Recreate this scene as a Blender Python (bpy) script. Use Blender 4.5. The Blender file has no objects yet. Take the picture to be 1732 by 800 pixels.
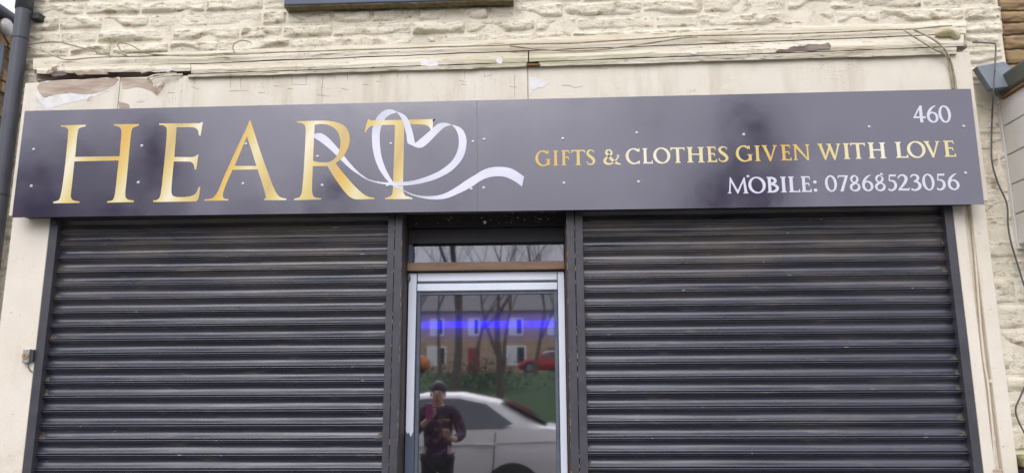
import bpy, bmesh, math, random
from mathutils import Vector, Matrix, noise, geometry
R = math.radians
random.seed(7)
S = bpy.context.scene
COL = S.collection

# ------------------------------------------------------------------ camera
F_PX, PITCH, YAW, ROLL = 1300.0, R(11.0686), R(2.6597), R(-0.2888)
CAM = Vector((0, -4.0, 1.6))
_f = Vector((-math.sin(YAW), math.cos(YAW), 0)); _r = Vector((math.cos(YAW), math.sin(YAW), 0)); _u = Vector((0, 0, 1))
FW = _f*math.cos(PITCH) + _u*math.sin(PITCH); _u2 = _u*math.cos(PITCH) - _f*math.sin(PITCH)
RT = _r*math.cos(ROLL) + _u2*math.sin(ROLL); UP = _u2*math.cos(ROLL) - _r*math.sin(ROLL)
cd = bpy.data.cameras.new('camera'); cam = bpy.data.objects.new('camera', cd); COL.objects.link(cam)
cd.sensor_width = 36; cd.lens = 36*F_PX/1732; cd.clip_start = .05; cd.clip_end = 600
cam.matrix_world = Matrix(((RT.x, UP.x, -FW.x, CAM.x), (RT.y, UP.y, -FW.y, CAM.y), (RT.z, UP.z, -FW.z, CAM.z), (0, 0, 0, 1)))
S.camera = cam

# ------------------------------------------------------------------ light
SUN_EL, SUN_AZ = R(46), R(192)
w = bpy.data.worlds.new('World'); S.world = w; w.use_nodes = True
nt = w.node_tree; nt.nodes.clear()
sky = nt.nodes.new('ShaderNodeTexSky'); sky.sky_type = 'NISHITA'; sky.sun_disc = False
sky.sun_elevation = SUN_EL; sky.sun_rotation = SUN_AZ; sky.dust_density = 4; sky.air_density = 1.0; sky.ozone_density = 1.0
bw = nt.nodes.new('ShaderNodeRGBToBW'); tint = nt.nodes.new('ShaderNodeMixRGB'); tint.blend_type = 'MULTIPLY'; tint.inputs[0].default_value = 1
tint.inputs[2].default_value = (.965, .965, 1.10, 1)
mx = nt.nodes.new('ShaderNodeMixRGB'); mx.inputs[0].default_value = .82
bg = nt.nodes.new('ShaderNodeBackground'); bg.inputs[1].default_value = .13
wo = nt.nodes.new('ShaderNodeOutputWorld')
L = nt.links.new
L(sky.outputs[0], bw.inputs[0]); L(bw.outputs[0], tint.inputs[1]); L(sky.outputs[0], mx.inputs[1]); L(tint.outputs[0], mx.inputs[2])
# an even cloud cover evens out the clear-sky gradient
ov = nt.nodes.new('ShaderNodeMixRGB'); ov.inputs[0].default_value = .65; ov.inputs[2].default_value = (7.6, 7.6, 8.5, 1)
L(mx.outputs[0], ov.inputs[1]); L(ov.outputs[0], bg.inputs[0]); L(bg.outputs[0], wo.inputs[0])
sd = bpy.data.lights.new('sun', 'SUN'); sd.energy = .75; sd.angle = R(50); sd.color = (1, .97, .93)
sun = bpy.data.objects.new('sun', sd); COL.objects.link(sun)
# direction towards the sun (Nishita rotation is measured from +Y towards +X)
sv = Vector((math.sin(SUN_AZ)*math.cos(SUN_EL), math.cos(SUN_AZ)*math.cos(SUN_EL), math.sin(SUN_EL)))
sun.rotation_euler = sv.to_track_quat('Z', 'Y').to_euler()
S.view_settings.view_transform = 'Standard'; S.view_settings.look = 'None'; S.view_settings.gamma = 1
S.view_settings.exposure = .72
S.render.engine = 'CYCLES'
S.cycles.max_bounces = 8; S.cycles.transparent_max_bounces = 8

# ------------------------------------------------------------------ helpers
def at(px, py, Y):
    """measured photo point -> metres on the vertical plane y = Y (survey of the facade)"""
    d = RT*((px-866)/F_PX) - UP*((py-400)/F_PX) + FW
    return CAM + d*((Y-CAM.y)/d.y)
def ax(px, py, Y): return at(px, py, Y).x
def az(px, py, Y): return at(px, py, Y).z

class MB:
    def __init__(s): s.v = []; s.f = []
    def add(s, vs, fs):
        n = len(s.v); s.v += [tuple(v) for v in vs]; s.f += [tuple(i+n for i in f) for f in fs]; return s
    def box(s, x0, y0, z0, x1, y1, z1):
        return s.add([(x0,y0,z0),(x1,y0,z0),(x1,y1,z0),(x0,y1,z0),(x0,y0,z1),(x1,y0,z1),(x1,y1,z1),(x0,y1,z1)],
                     [(0,3,2,1),(4,5,6,7),(0,1,5,4),(1,2,6,5),(2,3,7,6),(3,0,4,7)])
    def prism(s, loops, y0, y1):
        """polygon (x,z) loops, first outer then holes, front at y0, back at y1"""
        flat = [p for l in loops for p in l]; n = len(flat)
        tri = geometry.tessellate_polygon([[Vector((p[0], p[1], 0)) for p in l] for l in loops])
        vs = [(p[0], y0, p[1]) for p in flat] + [(p[0], y1, p[1]) for p in flat]
        fs = []
        for t in tri:
            a, b, c = (Vector(flat[i]) for i in t)
            t = tuple(t) if (b-a).cross(c-a) > 0 else (t[0], t[2], t[1])
            fs.append(t); fs.append(tuple(i+n for i in reversed(t)))
        k = 0
        for l in loops:
            m = len(l)
            for i in range(m):
                a, b = k+i, k+(i+1) % m
                fs.append((a, a+n, b+n, b))
            k += m
        return s.add(vs, fs)
    def strip(s, A, B, y0, y1):
        n = len(A); vs = [(p[0], y0, p[1]) for p in A] + [(p[0], y0, p[1]) for p in B] + [(p[0], y1, p[1]) for p in A] + [(p[0], y1, p[1]) for p in B]
        fs = []
        for i in range(n-1):
            fs += [(n+i, n+i+1, i+1, i), (i, i+1, 2*n+i+1, 2*n+i), (3*n+i, 3*n+i+1, n+i+1, n+i)]
        fs += [(0, 2*n, 3*n, n), (n-1, 2*n-1, 4*n-1, 3*n-1)]
        return s.add(vs, fs)
    def tube(s, pts, r, n=6, cap=True):
        pts = [Vector(p) for p in pts]; rr = r if isinstance(r, (list, tuple)) else [r]*len(pts)
        vs = []; fs = []
        for i, p in enumerate(pts):
            d = (pts[min(i+1, len(pts)-1)] - pts[max(i-1, 0)])
            d = d.normalized() if d.length > 1e-9 else Vector((0, 0, 1))
            a = d.cross(Vector((0, 0, 1)) if abs(d.z) < .9 else Vector((1, 0, 0))).normalized(); b = d.cross(a)
            for k in range(n):
                t = 2*math.pi*k/n; vs.append(p + (a*math.cos(t) + b*math.sin(t))*rr[i])
        for i in range(len(pts)-1):
            for k in range(n):
                q = (k+1) % n; fs.append((i*n+k, i*n+q, (i+1)*n+q, (i+1)*n+k))
        if cap:
            fs.append(tuple(reversed(range(n)))); fs.append(tuple((len(pts)-1)*n+k for k in range(n)))
        return s.add(vs, fs)
    def loft(s, rings, close=True, cap=True):
        n = len(rings[0]); vs = [p for r in rings for p in r]; fs = []
        for i in range(len(rings)-1):
            for k in range(n if close else n-1):
                q = (k+1) % n; fs.append((i*n+k, i*n+q, (i+1)*n+q, (i+1)*n+k))
        if cap:
            fs.append(tuple(reversed(range(n)))); fs.append(tuple((len(rings)-1)*n+k for k in range(n)))
        return s.add(vs, fs)
    def blob(s, c, rx, ry, rz, n=10, m=6):
        vs = []; fs = []
        for j in range(m+1):
            p = math.pi*j/m
            for k in range(n):
                t = 2*math.pi*k/n; vs.append((c[0]+rx*math.sin(p)*math.cos(t), c[1]+ry*math.sin(p)*math.sin(t), c[2]+rz*math.cos(p)))
        for j in range(m):
            for k in range(n):
                q = (k+1) % n; fs.append((j*n+k, (j+1)*n+k, (j+1)*n+q, j*n+q))
        return s.add(vs, fs)
    def build(s, name, mat, parent=None, smooth=False, bevel=0, fix=False):
        o0 = Vector((0, 0, 0)); p = parent
        while p is not None: o0 += p.location; p = p.parent
        me = bpy.data.meshes.new(name)
        me.from_pydata([tuple(Vector(v)-o0) for v in s.v], [], s.f)
        if fix:
            bm = bmesh.new(); bm.from_mesh(me); bmesh.ops.remove_doubles(bm, verts=bm.verts, dist=1e-5)
            bmesh.ops.recalc_face_normals(bm, faces=bm.faces); bm.to_mesh(me); bm.free()
        me.materials.append(mat)
        if smooth:
            for f in me.polygons: f.use_smooth = True
        o = bpy.data.objects.new(name, me); COL.objects.link(o); o.parent = parent
        if bevel:
            b = o.modifiers.new('bevel', 'BEVEL'); b.width = bevel; b.segments = 2; b.limit_method = 'ANGLE'; b.angle_limit = R(40)
        return o

def tag(o, label=None, cat=None, group=None, kind=None):
    for k, v in (('label', label), ('category', cat), ('group', group), ('kind', kind)):
        if v: o[k] = v
    return o
def empty(name, loc, label, cat, group=None):
    o = bpy.data.objects.new(name, None); COL.objects.link(o); o.location = loc; o.empty_display_size = .1
    return tag(o, label, cat, group)
def part(o, label): o['label'] = label; return o

# ------------------------------------------------------------------ materials
def mat(name, c1, c2=None, scale=6, rough=.6, spec=.5, metal=0, bump=0, bscale=60, stretch=(1, 1, 1), lo=.4, hi=.65, detail=6, c3=None, s3=1.5, lo3=.55, hi3=.75, ior=None, rvar=0, bdist=.004, world=False, flecks=(), cracks=()):
    m = bpy.data.materials.new(name); m.use_nodes = True; t = m.node_tree; N = t.nodes.new; K = t.links.new
    b = t.nodes['Principled BSDF']; b.inputs['Roughness'].default_value = rough; b.inputs['Metallic'].default_value = metal
    b.inputs['Specular IOR Level'].default_value = spec
    if ior: b.inputs['IOR'].default_value = ior
    b.inputs['Base Color'].default_value = (*c1, 1)
    if c2 or bump or c3 or flecks or cracks:
        if world: g = N('ShaderNodeNewGeometry'); src = g.outputs['Position']
        else: tc = N('ShaderNodeTexCoord'); src = tc.outputs['Object']
        mp = N('ShaderNodeMapping'); mp.inputs['Scale'].default_value = stretch; K(src, mp.inputs[0])
        col = None
        def layer(prev, colr, sc, a, c):
            n = N('ShaderNodeTexNoise'); n.inputs['Scale'].default_value = sc; n.inputs['Detail'].default_value = detail; n.inputs['Roughness'].default_value = .62
            K(mp.outputs[0], n.inputs['Vector'])
            r = N('ShaderNodeMapRange'); r.inputs[1].default_value = a; r.inputs[2].default_value = c; K(n.outputs[0], r.inputs[0])
            x = N('ShaderNodeMixRGB'); K(r.outputs[0], x.inputs[0]); x.inputs[2].default_value = (*colr, 1)
            if prev is None: x.inputs[1].default_value = (*c1, 1)
            else: K(prev, x.inputs[1])
            return x.outputs[0], n.outputs[0]
        if c2: col, nn = layer(col, c2, scale, lo, hi)
        if c3: col, nn = layer(col, c3, s3, lo3, hi3)
        def nz(sc, st, dt=5, rg=.6):
            q = N('ShaderNodeMapping'); q.inputs['Scale'].default_value = st; K(src, q.inputs[0])
            n = N('ShaderNodeTexNoise'); n.inputs['Scale'].default_value = sc; n.inputs['Detail'].default_value = dt; n.inputs['Roughness'].default_value = rg; K(q.outputs[0], n.inputs['Vector']); return n.outputs[0]
        def rng(v, a, c, o0=0, o1=1):
            r = N('ShaderNodeMapRange'); r.inputs[1].default_value = a; r.inputs[2].default_value = c; r.inputs[3].default_value = o0; r.inputs[4].default_value = o1; K(v, r.inputs[0]); return r.outputs[0]
        def mth(op, a, c):
            q = N('ShaderNodeMath'); q.operation = op
            for i, v in enumerate((a, c)):
                if isinstance(v, (int, float)): q.inputs[i].default_value = v
                else: K(v, q.inputs[i])
            return q.outputs[0]
        def mixc(prev, fac, colr):
            x = N('ShaderNodeMixRGB'); K(fac, x.inputs[0]); x.inputs[2].default_value = (*colr, 1)
            if prev is None: x.inputs[1].default_value = (*c1, 1)
            else: K(prev, x.inputs[1])
            return x.outputs[0]
        for colr, sc, st, a, c in flecks: col = mixc(col, rng(nz(sc, st), a, c), colr)
        for colr, sc, st, wd_, msc, ma, mb_ in cracks:      # thin wandering lines, only inside patches
            rdg = mth('ABSOLUTE', mth('SUBTRACT', nz(sc, st, 3, .55), .5), 0)
            col = mixc(col, mth('MULTIPLY', rng(rdg, 0, wd_, 1, 0), rng(nz(msc, (1, 1, 1), 2), ma, mb_)), colr)
        if col: K(col, b.inputs['Base Color'])
        if rvar:
            n = N('ShaderNodeTexNoise'); n.inputs['Scale'].default_value = scale*1.7; n.inputs['Detail'].default_value = 5; K(mp.outputs[0], n.inputs['Vector'])
            r = N('ShaderNodeMapRange'); r.inputs[1].default_value = .3; r.inputs[2].default_value = .7; r.inputs[3].default_value = rough-rvar; r.inputs[4].default_value = rough+rvar
            K(n.outputs[0], r.inputs[0]); K(r.outputs[0], b.inputs['Roughness'])
        if bump:
            n = N('ShaderNodeTexNoise'); n.inputs['Scale'].default_value = bscale; n.inputs['Detail'].default_value = 7; n.inputs['Roughness'].default_value = .6; K(mp.outputs[0], n.inputs['Vector'])
            bp = N('ShaderNodeBump'); bp.inputs['Strength'].default_value = bump; bp.inputs['Distance'].default_value = bdist; K(n.outputs[0], bp.inputs['Height']); K(bp.outputs[0], b.inputs['Normal'])
    return m

CREAM = (.77, .70, .555)
M = {}
M['stone'] = mat('painted_stone', (.82, .76, .62), (.73, .665, .51), 7, .78, .2, bump=1, bscale=60, c3=(.36, .295, .19), s3=11, lo3=.535, hi3=.665, bdist=.007, stretch=(1, 1, 2.4),
    flecks=[((.26, .20, .12), 34, (1, 1, 2.6), .615, .70)], cracks=[((.20, .16, .10), 5, (1, 1, 4.5), .006, 3, .48, .60)])
M['mortar'] = mat('painted_mortar', (.81, .75, .62), (.68, .61, .47), 9, .8, .2, bump=.8, bscale=55, c3=(.46, .38, .25), s3=12, lo3=.56, hi3=.74, cracks=[((.24, .19, .12), 6, (1, 1, 3), .006, 3, .48, .6)])
M['fascia'] = mat('painted_fascia', (.79, .73, .615), (.72, .655, .535), 2.6, .6, .3, bump=.2, bscale=45, c3=(.60, .545, .42), s3=6, lo3=.58, hi3=.82, cracks=[((.34, .28, .19), 9, (.6, 1, 3.2), .005, 2.2, .54, .62), ((.40, .34, .24), 7, (5, 1, .6), .004, 2.4, .58, .66)], flecks=[((.52, .44, .31), 45, (1, 1, 1), .67, .74), ((.62, .565, .44), 3, (3, 1, .4), .52, .72)])
M['pilaster'] = mat('painted_pilaster', (.80, .735, .62), (.74, .675, .555), 4, .6, .3, bump=.3, bscale=70, c3=(.66, .59, .455), s3=9, lo3=.58, hi3=.82, flecks=[((.48, .41, .29), 40, (1, 1, 1), .66, .74), ((.68, .60, .46), 3, (3, 1, .5), .55, .75)], cracks=[((.42, .35, .25), 5, (1, 1, 2), .004, 2, .58, .66)])
M['timber'] = mat('weathered_painted_timber', (.70, .645, .52), (.50, .43, .305), 6, .8, .2, bump=1, bscale=30, stretch=(.22, 1, 2.6), c3=(.48, .47, .29), s3=3.4, lo3=.54, hi3=.72, bdist=.010, lo=.44, hi=.70,
    flecks=[((.27, .21, .13), 16, (.35, 1, 2.4), .60, .70)], cracks=[((.12, .09, .055), 5, (.35, 1, 6), .010, 2, .40, .55), ((.2, .16, .1), 6, (3.5, 1, .7), .005, 3, .55, .65)])
M['bare'] = mat('bare_timber', (.38, .295, .22), (.58, .49, .40), 12, .85, .2, bump=.4, bscale=60, stretch=(.4, 1, 2))
M['undercoat'] = mat('white_undercoat', (.80, .79, .78), (.70, .66, .60), 20, .7, .3, bump=.3, bscale=80)
M['curl'] = mat('paint_curl', (.74, .68, .56), (.58, .50, .38), 30, .7, .3)
M['foam'] = mat('old_yellow_filler', (.62, .56, .36), (.42, .36, .22), 20, .9, .1, bump=.8, bscale=70)
M['rotten'] = mat('rotten_timber_and_gap_shade', (.17, .13, .125), (.36, .30, .25), 26, .9, .1, bump=.5, bscale=70, stretch=(.3, 1, 2))
M['crack'] = mat('crack_dirt', (.20, .16, .10), (.30, .25, .16), 20, .9, .1)
M['sign'] = mat('sign_vinyl', (.038, .030, .060), (.042, .034, .064), 3, .15, .5, ior=2.15, bump=.05, bscale=2.2, rvar=.05, bdist=.02)
M['white_print'] = mat('white_print', (.66, .66, .74), None, rough=.3)
M['screw'] = mat('screw_cap', (.55, .55, .60), None, rough=.35, metal=.2)
M['shutter'] = mat('shutter_paint', (.026, .029, .049), (.019, .021, .035), 5, .33, .5, ior=1.75, bump=.15, bscale=80, c3=(.10, .09, .08), s3=2.2, lo3=.61, hi3=.78, stretch=(.45, 1, 4), rvar=.09, world=True, bdist=.003,
    flecks=[((.34, .30, .24), 30, (.6, 1, 3), .715, .74), ((.10, .088, .07), 10, (.5, 1, 4), .58, .72)])
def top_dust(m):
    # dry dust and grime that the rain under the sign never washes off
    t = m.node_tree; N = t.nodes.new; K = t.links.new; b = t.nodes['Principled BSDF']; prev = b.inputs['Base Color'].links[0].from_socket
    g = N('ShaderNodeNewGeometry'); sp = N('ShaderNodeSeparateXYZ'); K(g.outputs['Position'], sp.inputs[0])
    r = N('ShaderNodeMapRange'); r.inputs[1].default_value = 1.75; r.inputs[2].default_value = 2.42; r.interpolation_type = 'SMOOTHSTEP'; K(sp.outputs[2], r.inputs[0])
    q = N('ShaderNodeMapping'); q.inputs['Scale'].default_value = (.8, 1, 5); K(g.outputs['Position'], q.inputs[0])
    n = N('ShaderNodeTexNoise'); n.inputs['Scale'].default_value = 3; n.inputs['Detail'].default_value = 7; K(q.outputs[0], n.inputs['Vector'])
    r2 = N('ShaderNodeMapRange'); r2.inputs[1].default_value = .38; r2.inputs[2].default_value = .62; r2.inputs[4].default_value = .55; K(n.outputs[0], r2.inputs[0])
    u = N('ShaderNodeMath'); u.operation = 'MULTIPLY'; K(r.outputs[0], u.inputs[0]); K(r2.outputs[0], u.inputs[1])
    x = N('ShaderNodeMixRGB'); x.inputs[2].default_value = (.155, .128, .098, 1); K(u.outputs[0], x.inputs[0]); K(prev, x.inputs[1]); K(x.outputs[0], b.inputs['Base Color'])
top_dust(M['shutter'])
M['worn'] = mat('worn_slat_end', (.13, .108, .08), (.06, .055, .05), 60, .6, .3, lo=.4, hi=.6)
M['worn2'] = mat('rubbed_edge_paint', (.30, .24, .13), (.16, .12, .07), 40, .6, .3)
M['chip'] = mat('paint_chip', (.42, .41, .42), None, rough=.5)
M['guide'] = mat('guide_paint', (.070, .068, .080), (.052, .051, .060), 9, .42, .5, bump=.1, bscale=90, c3=(.09, .085, .085), s3=14, lo3=.62, hi3=.8)
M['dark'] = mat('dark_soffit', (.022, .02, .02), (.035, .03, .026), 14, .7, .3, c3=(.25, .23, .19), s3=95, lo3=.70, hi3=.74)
M['dark2'] = mat('painted_soffit_reflection', (.03, .028, .030), (.022, .02, .022), 9, .5, .4)
M['jamb'] = mat('brown_timber', (.20, .12, .075), (.28, .18, .115), 12, .55, .4, stretch=(.3, 1, 1), c3=(.13, .085, .06), s3=8)
M['jambdark'] = mat('dark_brown_timber', (.075, .05, .035), (.035, .028, .024), 14, .6, .4, c3=(.5, .4, .2), s3=45, lo3=.68, hi3=.72)
M['film'] = mat('white_frame_film', (.82, .865, .95), (.78, .82, .90), 8, .35, .5)
M['frame'] = mat('blue_grey_frame', (.10, .13, .18), (.085, .11, .15), 9, .4, .5)
M['gasket'] = mat('grey_gasket', (.13, .15, .185), (.10, .115, .14), 20, .5, .4)
M['pvcgrey'] = mat('grey_plastic_pipe', (.075, .08, .095), (.06, .065, .08), 9, .38, .5, bump=.04, bscale=40, c3=(.12, .12, .125), s3=22, lo3=.62, hi3=.85)
M['cable'] = mat('painted_cable', (.46, .41, .29), (.25, .21, .145), 18, .7, .3)
M['wire'] = mat('dark_wire', (.10, .10, .105), None, rough=.5)
M['brass'] = mat('dull_brass', (.50, .40, .24), (.36, .28, .16), 60, .45, .5, metal=.7)
M['steel'] = mat('dull_steel', (.50, .49, .46), (.38, .36, .33), 50, .5, .5, metal=.5)
M['sill'] = mat('slate_blue_paint', (.085, .10, .15), (.065, .078, .115), 6, .45, .4, bump=.1, bscale=50)
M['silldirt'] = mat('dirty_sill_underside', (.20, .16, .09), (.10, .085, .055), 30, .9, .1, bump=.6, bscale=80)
M['lead'] = mat('lead_sheet', (.17, .195, .22), (.12, .14, .155), 6, .5, .5, bump=.1, bscale=30)
M['olive'] = mat('weathered_gutter', (.125, .135, .10), (.08, .088, .068), 5, .6, .4, stretch=(1, .3, 1))
M['rust'] = mat('rusty_underside', (.24, .14, .065), (.22, .12, .06), 15, .8, .2)
M['whiteboard'] = mat('white_board_cladding', (.80, .78, .74), (.73, .70, .65), 5, .5, .4, c3=(.6, .55, .46), s3=9, lo3=.6, hi3=.85)
M['sand'] = mat('brown_sandstone', (.34, .235, .125), (.24, .17, .10), 7, .85, .2, bump=.8, bscale=35, c3=(.14, .105, .07), s3=9, lo3=.55, hi3=.75, bdist=.006, stretch=(1, 1, 1.8))
M['housestone'] = mat('terrace_stone', (.47, .35, .235), (.36, .265, .18), 1.4, .9, .2)
M['blind'] = mat('window_blind', (.66, .65, .62), None, rough=.6)
M['sandmortar'] = mat('dark_mortar', (.12, .09, .06), (.18, .14, .095), 20, .9, .1)
M['moss'] = mat('mossy_stone', (.40, .36, .20), (.20, .22, .06), 16, .9, .1, bump=.9, bscale=60)
M['slate'] = mat('roof_slate', (.10, .10, .105), (.14, .135, .13), 3, .6, .4)
M['upvc'] = mat('white_upvc', (.78, .78, .76), None, rough=.4)
M['darkglass'] = mat('dark_window_glass', (.02, .025, .03), None, rough=.06)
M['asphalt'] = mat('asphalt', (.05, .05, .052), (.065, .063, .06), 4, .9, .3, bump=.5, bscale=120)
M['paving'] = mat('paving', (.17, .162, .15), (.13, .125, .118), 2, .85, .3, bump=.3, bscale=90)
M['kerb'] = mat('kerb_stone', (.33, .32, .30), (.26, .25, .23), 5, .85, .3)
M['line'] = mat('road_paint', (.65, .55, .12), (.5, .42, .1), 20, .7, .3)
M['grass'] = mat('grass', (.011, .044, .004), (.017, .052, .006), 1.2, .9, .2, bump=.8, bscale=40)
M['bark'] = mat('bark', (.15, .12, .092), (.095, .078, .06), 8, .9, .2, bump=.6, bscale=30)
M['hedge'] = mat('hedge_leaf', (.035, .05, .02), (.055, .07, .028), 5, .8, .2)
M['carwhite'] = mat('pearl_white_paint', (.62, .60, .565), None, rough=.22)
M['carred'] = mat('red_car_paint', (.42, .03, .025), None, rough=.22)
M['carorange'] = mat('orange_car_paint', (.62, .20, .03), None, rough=.25)
M['tyre'] = mat('tyre_rubber', (.025, .025, .026), None, rough=.8)
M['rim'] = mat('alloy_rim', (.22, .22, .23), None, rough=.35, metal=.7)
M['blackplastic'] = mat('black_plastic', (.02, .02, .022), None, rough=.5)
M['taillight'] = mat('red_lens', (.25, .01, .01), None, rough=.15)
M['skin'] = mat('skin', (.44, .27, .19), (.40, .24, .165), 12, .55, .4)
M['hair'] = mat('black_hair', (.018, .014, .012), None, rough=.5)
M['jacket'] = mat('plum_jacket', (.060, .034, .050), (.036, .024, .036), 22, .9, .2, c3=(.17, .085, .125), s3=11, lo3=.53, hi3=.60)
M['trousers'] = mat('black_trousers', (.016, .016, .02), None, rough=.9)
M['shoe'] = mat('shoe_leather', (.03, .026, .024), None, rough=.5)
M['phone'] = mat('phone_case', (.30, .05, .16), None, rough=.3)
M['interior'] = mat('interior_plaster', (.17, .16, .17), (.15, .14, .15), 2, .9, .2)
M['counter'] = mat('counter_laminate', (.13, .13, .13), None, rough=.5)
M['lamppost'] = mat('lamp_post_metal', (.15, .155, .16), None, rough=.5, metal=.4)
M['doorpaint'] = mat('red_door_paint', (.30, .03, .03), None, rough=.4)

def gold(name, period, stops, ang=.0, x0=0.):
    """printed gold foil look: the print's own colour bands run along the sign"""
    m = bpy.data.materials.new(name); m.use_nodes = True; t = m.node_tree; N = t.nodes.new; K = t.links.new
    b = t.nodes['Principled BSDF']; b.inputs['Roughness'].default_value = .3; b.inputs['Specular IOR Level'].default_value = .4
    g = N('ShaderNodeNewGeometry'); sp = N('ShaderNodeSeparateXYZ'); K(g.outputs['Position'], sp.inputs[0])
    a = N('ShaderNodeMath'); a.operation = 'MULTIPLY_ADD'; K(sp.outputs[2], a.inputs[0]); a.inputs[1].default_value = ang; K(sp.outputs[0], a.inputs[2])
    d = N('ShaderNodeMath'); d.operation = 'MULTIPLY_ADD'; K(a.outputs[0], d.inputs[0]); d.inputs[1].default_value = 1/period; d.inputs[2].default_value = -x0/period
    fr = N('ShaderNodeMath'); fr.operation = 'FRACT'; K(d.outputs[0], fr.inputs[0])
    cr = N('ShaderNodeValToRGB'); K(fr.outputs[0], cr.inputs[0]); e = cr.color_ramp.elements
    e[0].position = stops[0][0]; e[0].color = (*stops[0][1], 1); e[1].position = stops[-1][0]; e[1].color = (*stops[-1][1], 1)
    for p, c in stops[1:-1]:
        q = e.new(p); q.color = (*c, 1)
    K(cr.outputs[0], b.inputs['Base Color']); return m
GA, GB, GC, GD = (.72, .45, .10), (.72, .57, .21), (.78, .70, .42), (.60, .45, .19)
M['gold_big'] = gold('gold_letter_print', .62, [(0, GA), (.10, GB), (.18, GC), (.30, GB), (.42, GD), (.5, GB), (.60, (.84, .78, .58)), (.74, GB), (.88, GD), (1, GA)], -.35, -2.61)
M['gold_small'] = gold('gold_line_print', 1.17, [(0, GA), (.16, GB), (.42, (.84, .80, .62)), (.62, GC), (.80, GB), (1, GA)], 0, .02)
def ribbon_mat():
    return mat('ribbon_print', (.74, .74, .83), (.60, .61, .70), 5, .35, .4, lo=.45, hi=.7, detail=0)
M['ribbon'] = ribbon_mat()

def glass_mat(name, refl, tint, rough, dust=.05):
    m = bpy.data.materials.new(name); m.use_nodes = True; t = m.node_tree; t.nodes.clear(); N = t.nodes.new; K = t.links.new
    tr = N('ShaderNodeBsdfTransparent'); tr.inputs[0].default_value = (*tint, 1)
    gl = N('ShaderNodeBsdfGlossy'); gl.inputs['Roughness'].default_value = rough; gl.inputs[0].default_value = (.95, .96, 1, 1)
    lw = N('ShaderNodeFresnel'); lw.inputs[0].default_value = 1.5
    mr = N('ShaderNodeMapRange'); mr.inputs[1].default_value = .04; mr.inputs[2].default_value = 1; mr.inputs[3].default_value = refl; mr.inputs[4].default_value = 1; K(lw.outputs[0], mr.inputs[0])
    x = N('ShaderNodeMixShader'); K(mr.outputs[0], x.inputs[0]); K(tr.outputs[0], x.inputs[1]); K(gl.outputs[0], x.inputs[2])
    df = N('ShaderNodeBsdfDiffuse'); df.inputs[0].default_value = (.5, .48, .48, 1); y = N('ShaderNodeMixShader')
    tc = N('ShaderNodeTexCoord'); n = N('ShaderNodeTexNoise'); n.inputs['Scale'].default_value = 5; n.inputs['Detail'].default_value = 8; K(tc.outputs['Object'], n.inputs['Vector'])
    r2 = N('ShaderNodeMapRange'); r2.inputs[1].default_value = .3; r2.inputs[2].default_value = .7; r2.inputs[3].default_value = dust*.6; r2.inputs[4].default_value = dust*1.4; K(n.outputs[0], r2.inputs[0])
    K(r2.outputs[0], y.inputs[0]); K(x.outputs[0], y.inputs[1]); K(df.outputs[0], y.inputs[2])
    o = N('ShaderNodeOutputMaterial'); K(y.outputs[0], o.inputs[0]); return m
M['transomglass'] = glass_mat('transom_glass', .15, (.5, .5, .5), .025, .02)
M['doorglass'] = glass_mat('tinted_door_glass', .48, (.60, .60, .66), .024, .016)
M['carglass'] = mat('tinted_car_glass', (.02, .022, .025), None, rough=.04, ior=1.8)
M['rearglass'] = mat('rear_screen_glass', (.02, .022, .025), None, rough=.05, ior=2.6)
def emit(name, c, s):
    m = bpy.data.materials.new(name); m.use_nodes = True; b = m.node_tree.nodes['Principled BSDF']
    b.inputs['Emission Color'].default_value = (*c, 1); b.inputs['Emission Strength'].default_value = s; b.inputs['Base Color'].default_value = (.02, .02, .05, 1); return m
M['led'] = emit('blue_led', (.006, .0, 1), 7)

# ------------------------------------------------------------------ the setting
def struct(name, mb, m): o = mb.build(name, m); o['kind'] = 'structure'; return o
struct('pavement', MB().box(-60, -5.2, -.35, 60, .3, 0), M['paving'])
struct('kerb', MB().box(-60, -5.35, -.35, 60, -5.203, .004), M['kerb'])
struct('road', MB().box(-60, -11.5, -.5, 60, -5.353, -.1), M['asphalt'])
struct('far_pavement', MB().box(-60, -13.2, -.5, 60, -11.503, .02), M['paving'])
def terrain():
    mb = MB(); xs = [-220+i*11 for i in range(41)]; ys = [-13.2, -16, -20, -25, -30, -36, -42, -48, -60, -120, -300]
    hz = [.03, .15, .5, 1.0, 1.5, 2.0, 2.4, 2.5, 2.6, 3, 3]
    vs = [(x, y, hz[j] + (.12*noise.noise((x*.1, y*.1, 0)) if j > 0 else 0)) for j, y in enumerate(ys) for x in xs]
    n = len(xs); fs = [(j*n+i, (j+1)*n+i, (j+1)*n+i+1, j*n+i+1) for j in range(len(ys)-1) for i in range(n-1)]
    mb.add(vs, [tuple(reversed(f)) if False else f for f in fs]); o = mb.build('grass_bank', M['grass'], smooth=True); o['kind'] = 'structure'
terrain()
def ground_z(y):
    ys = [-13.2, -16, -20, -25, -30, -36, -42, -48, -60]; hz = [.03, .15, .5, 1.0, 1.5, 2.0, 2.4, 2.5, 2.6]
    for i in range(len(ys)-1):
        if y >= ys[i+1]: return hz[i] + (hz[i+1]-hz[i])*(ys[i]-y)/(ys[i]-ys[i+1])
    return 2.6
struct('back_ground', MB().add([(-300, .3, -.02), (300, .3, -.02), (300, 300, -.02), (-300, 300, -.02)], [(0, 1, 2, 3)]), M['paving'])

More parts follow.
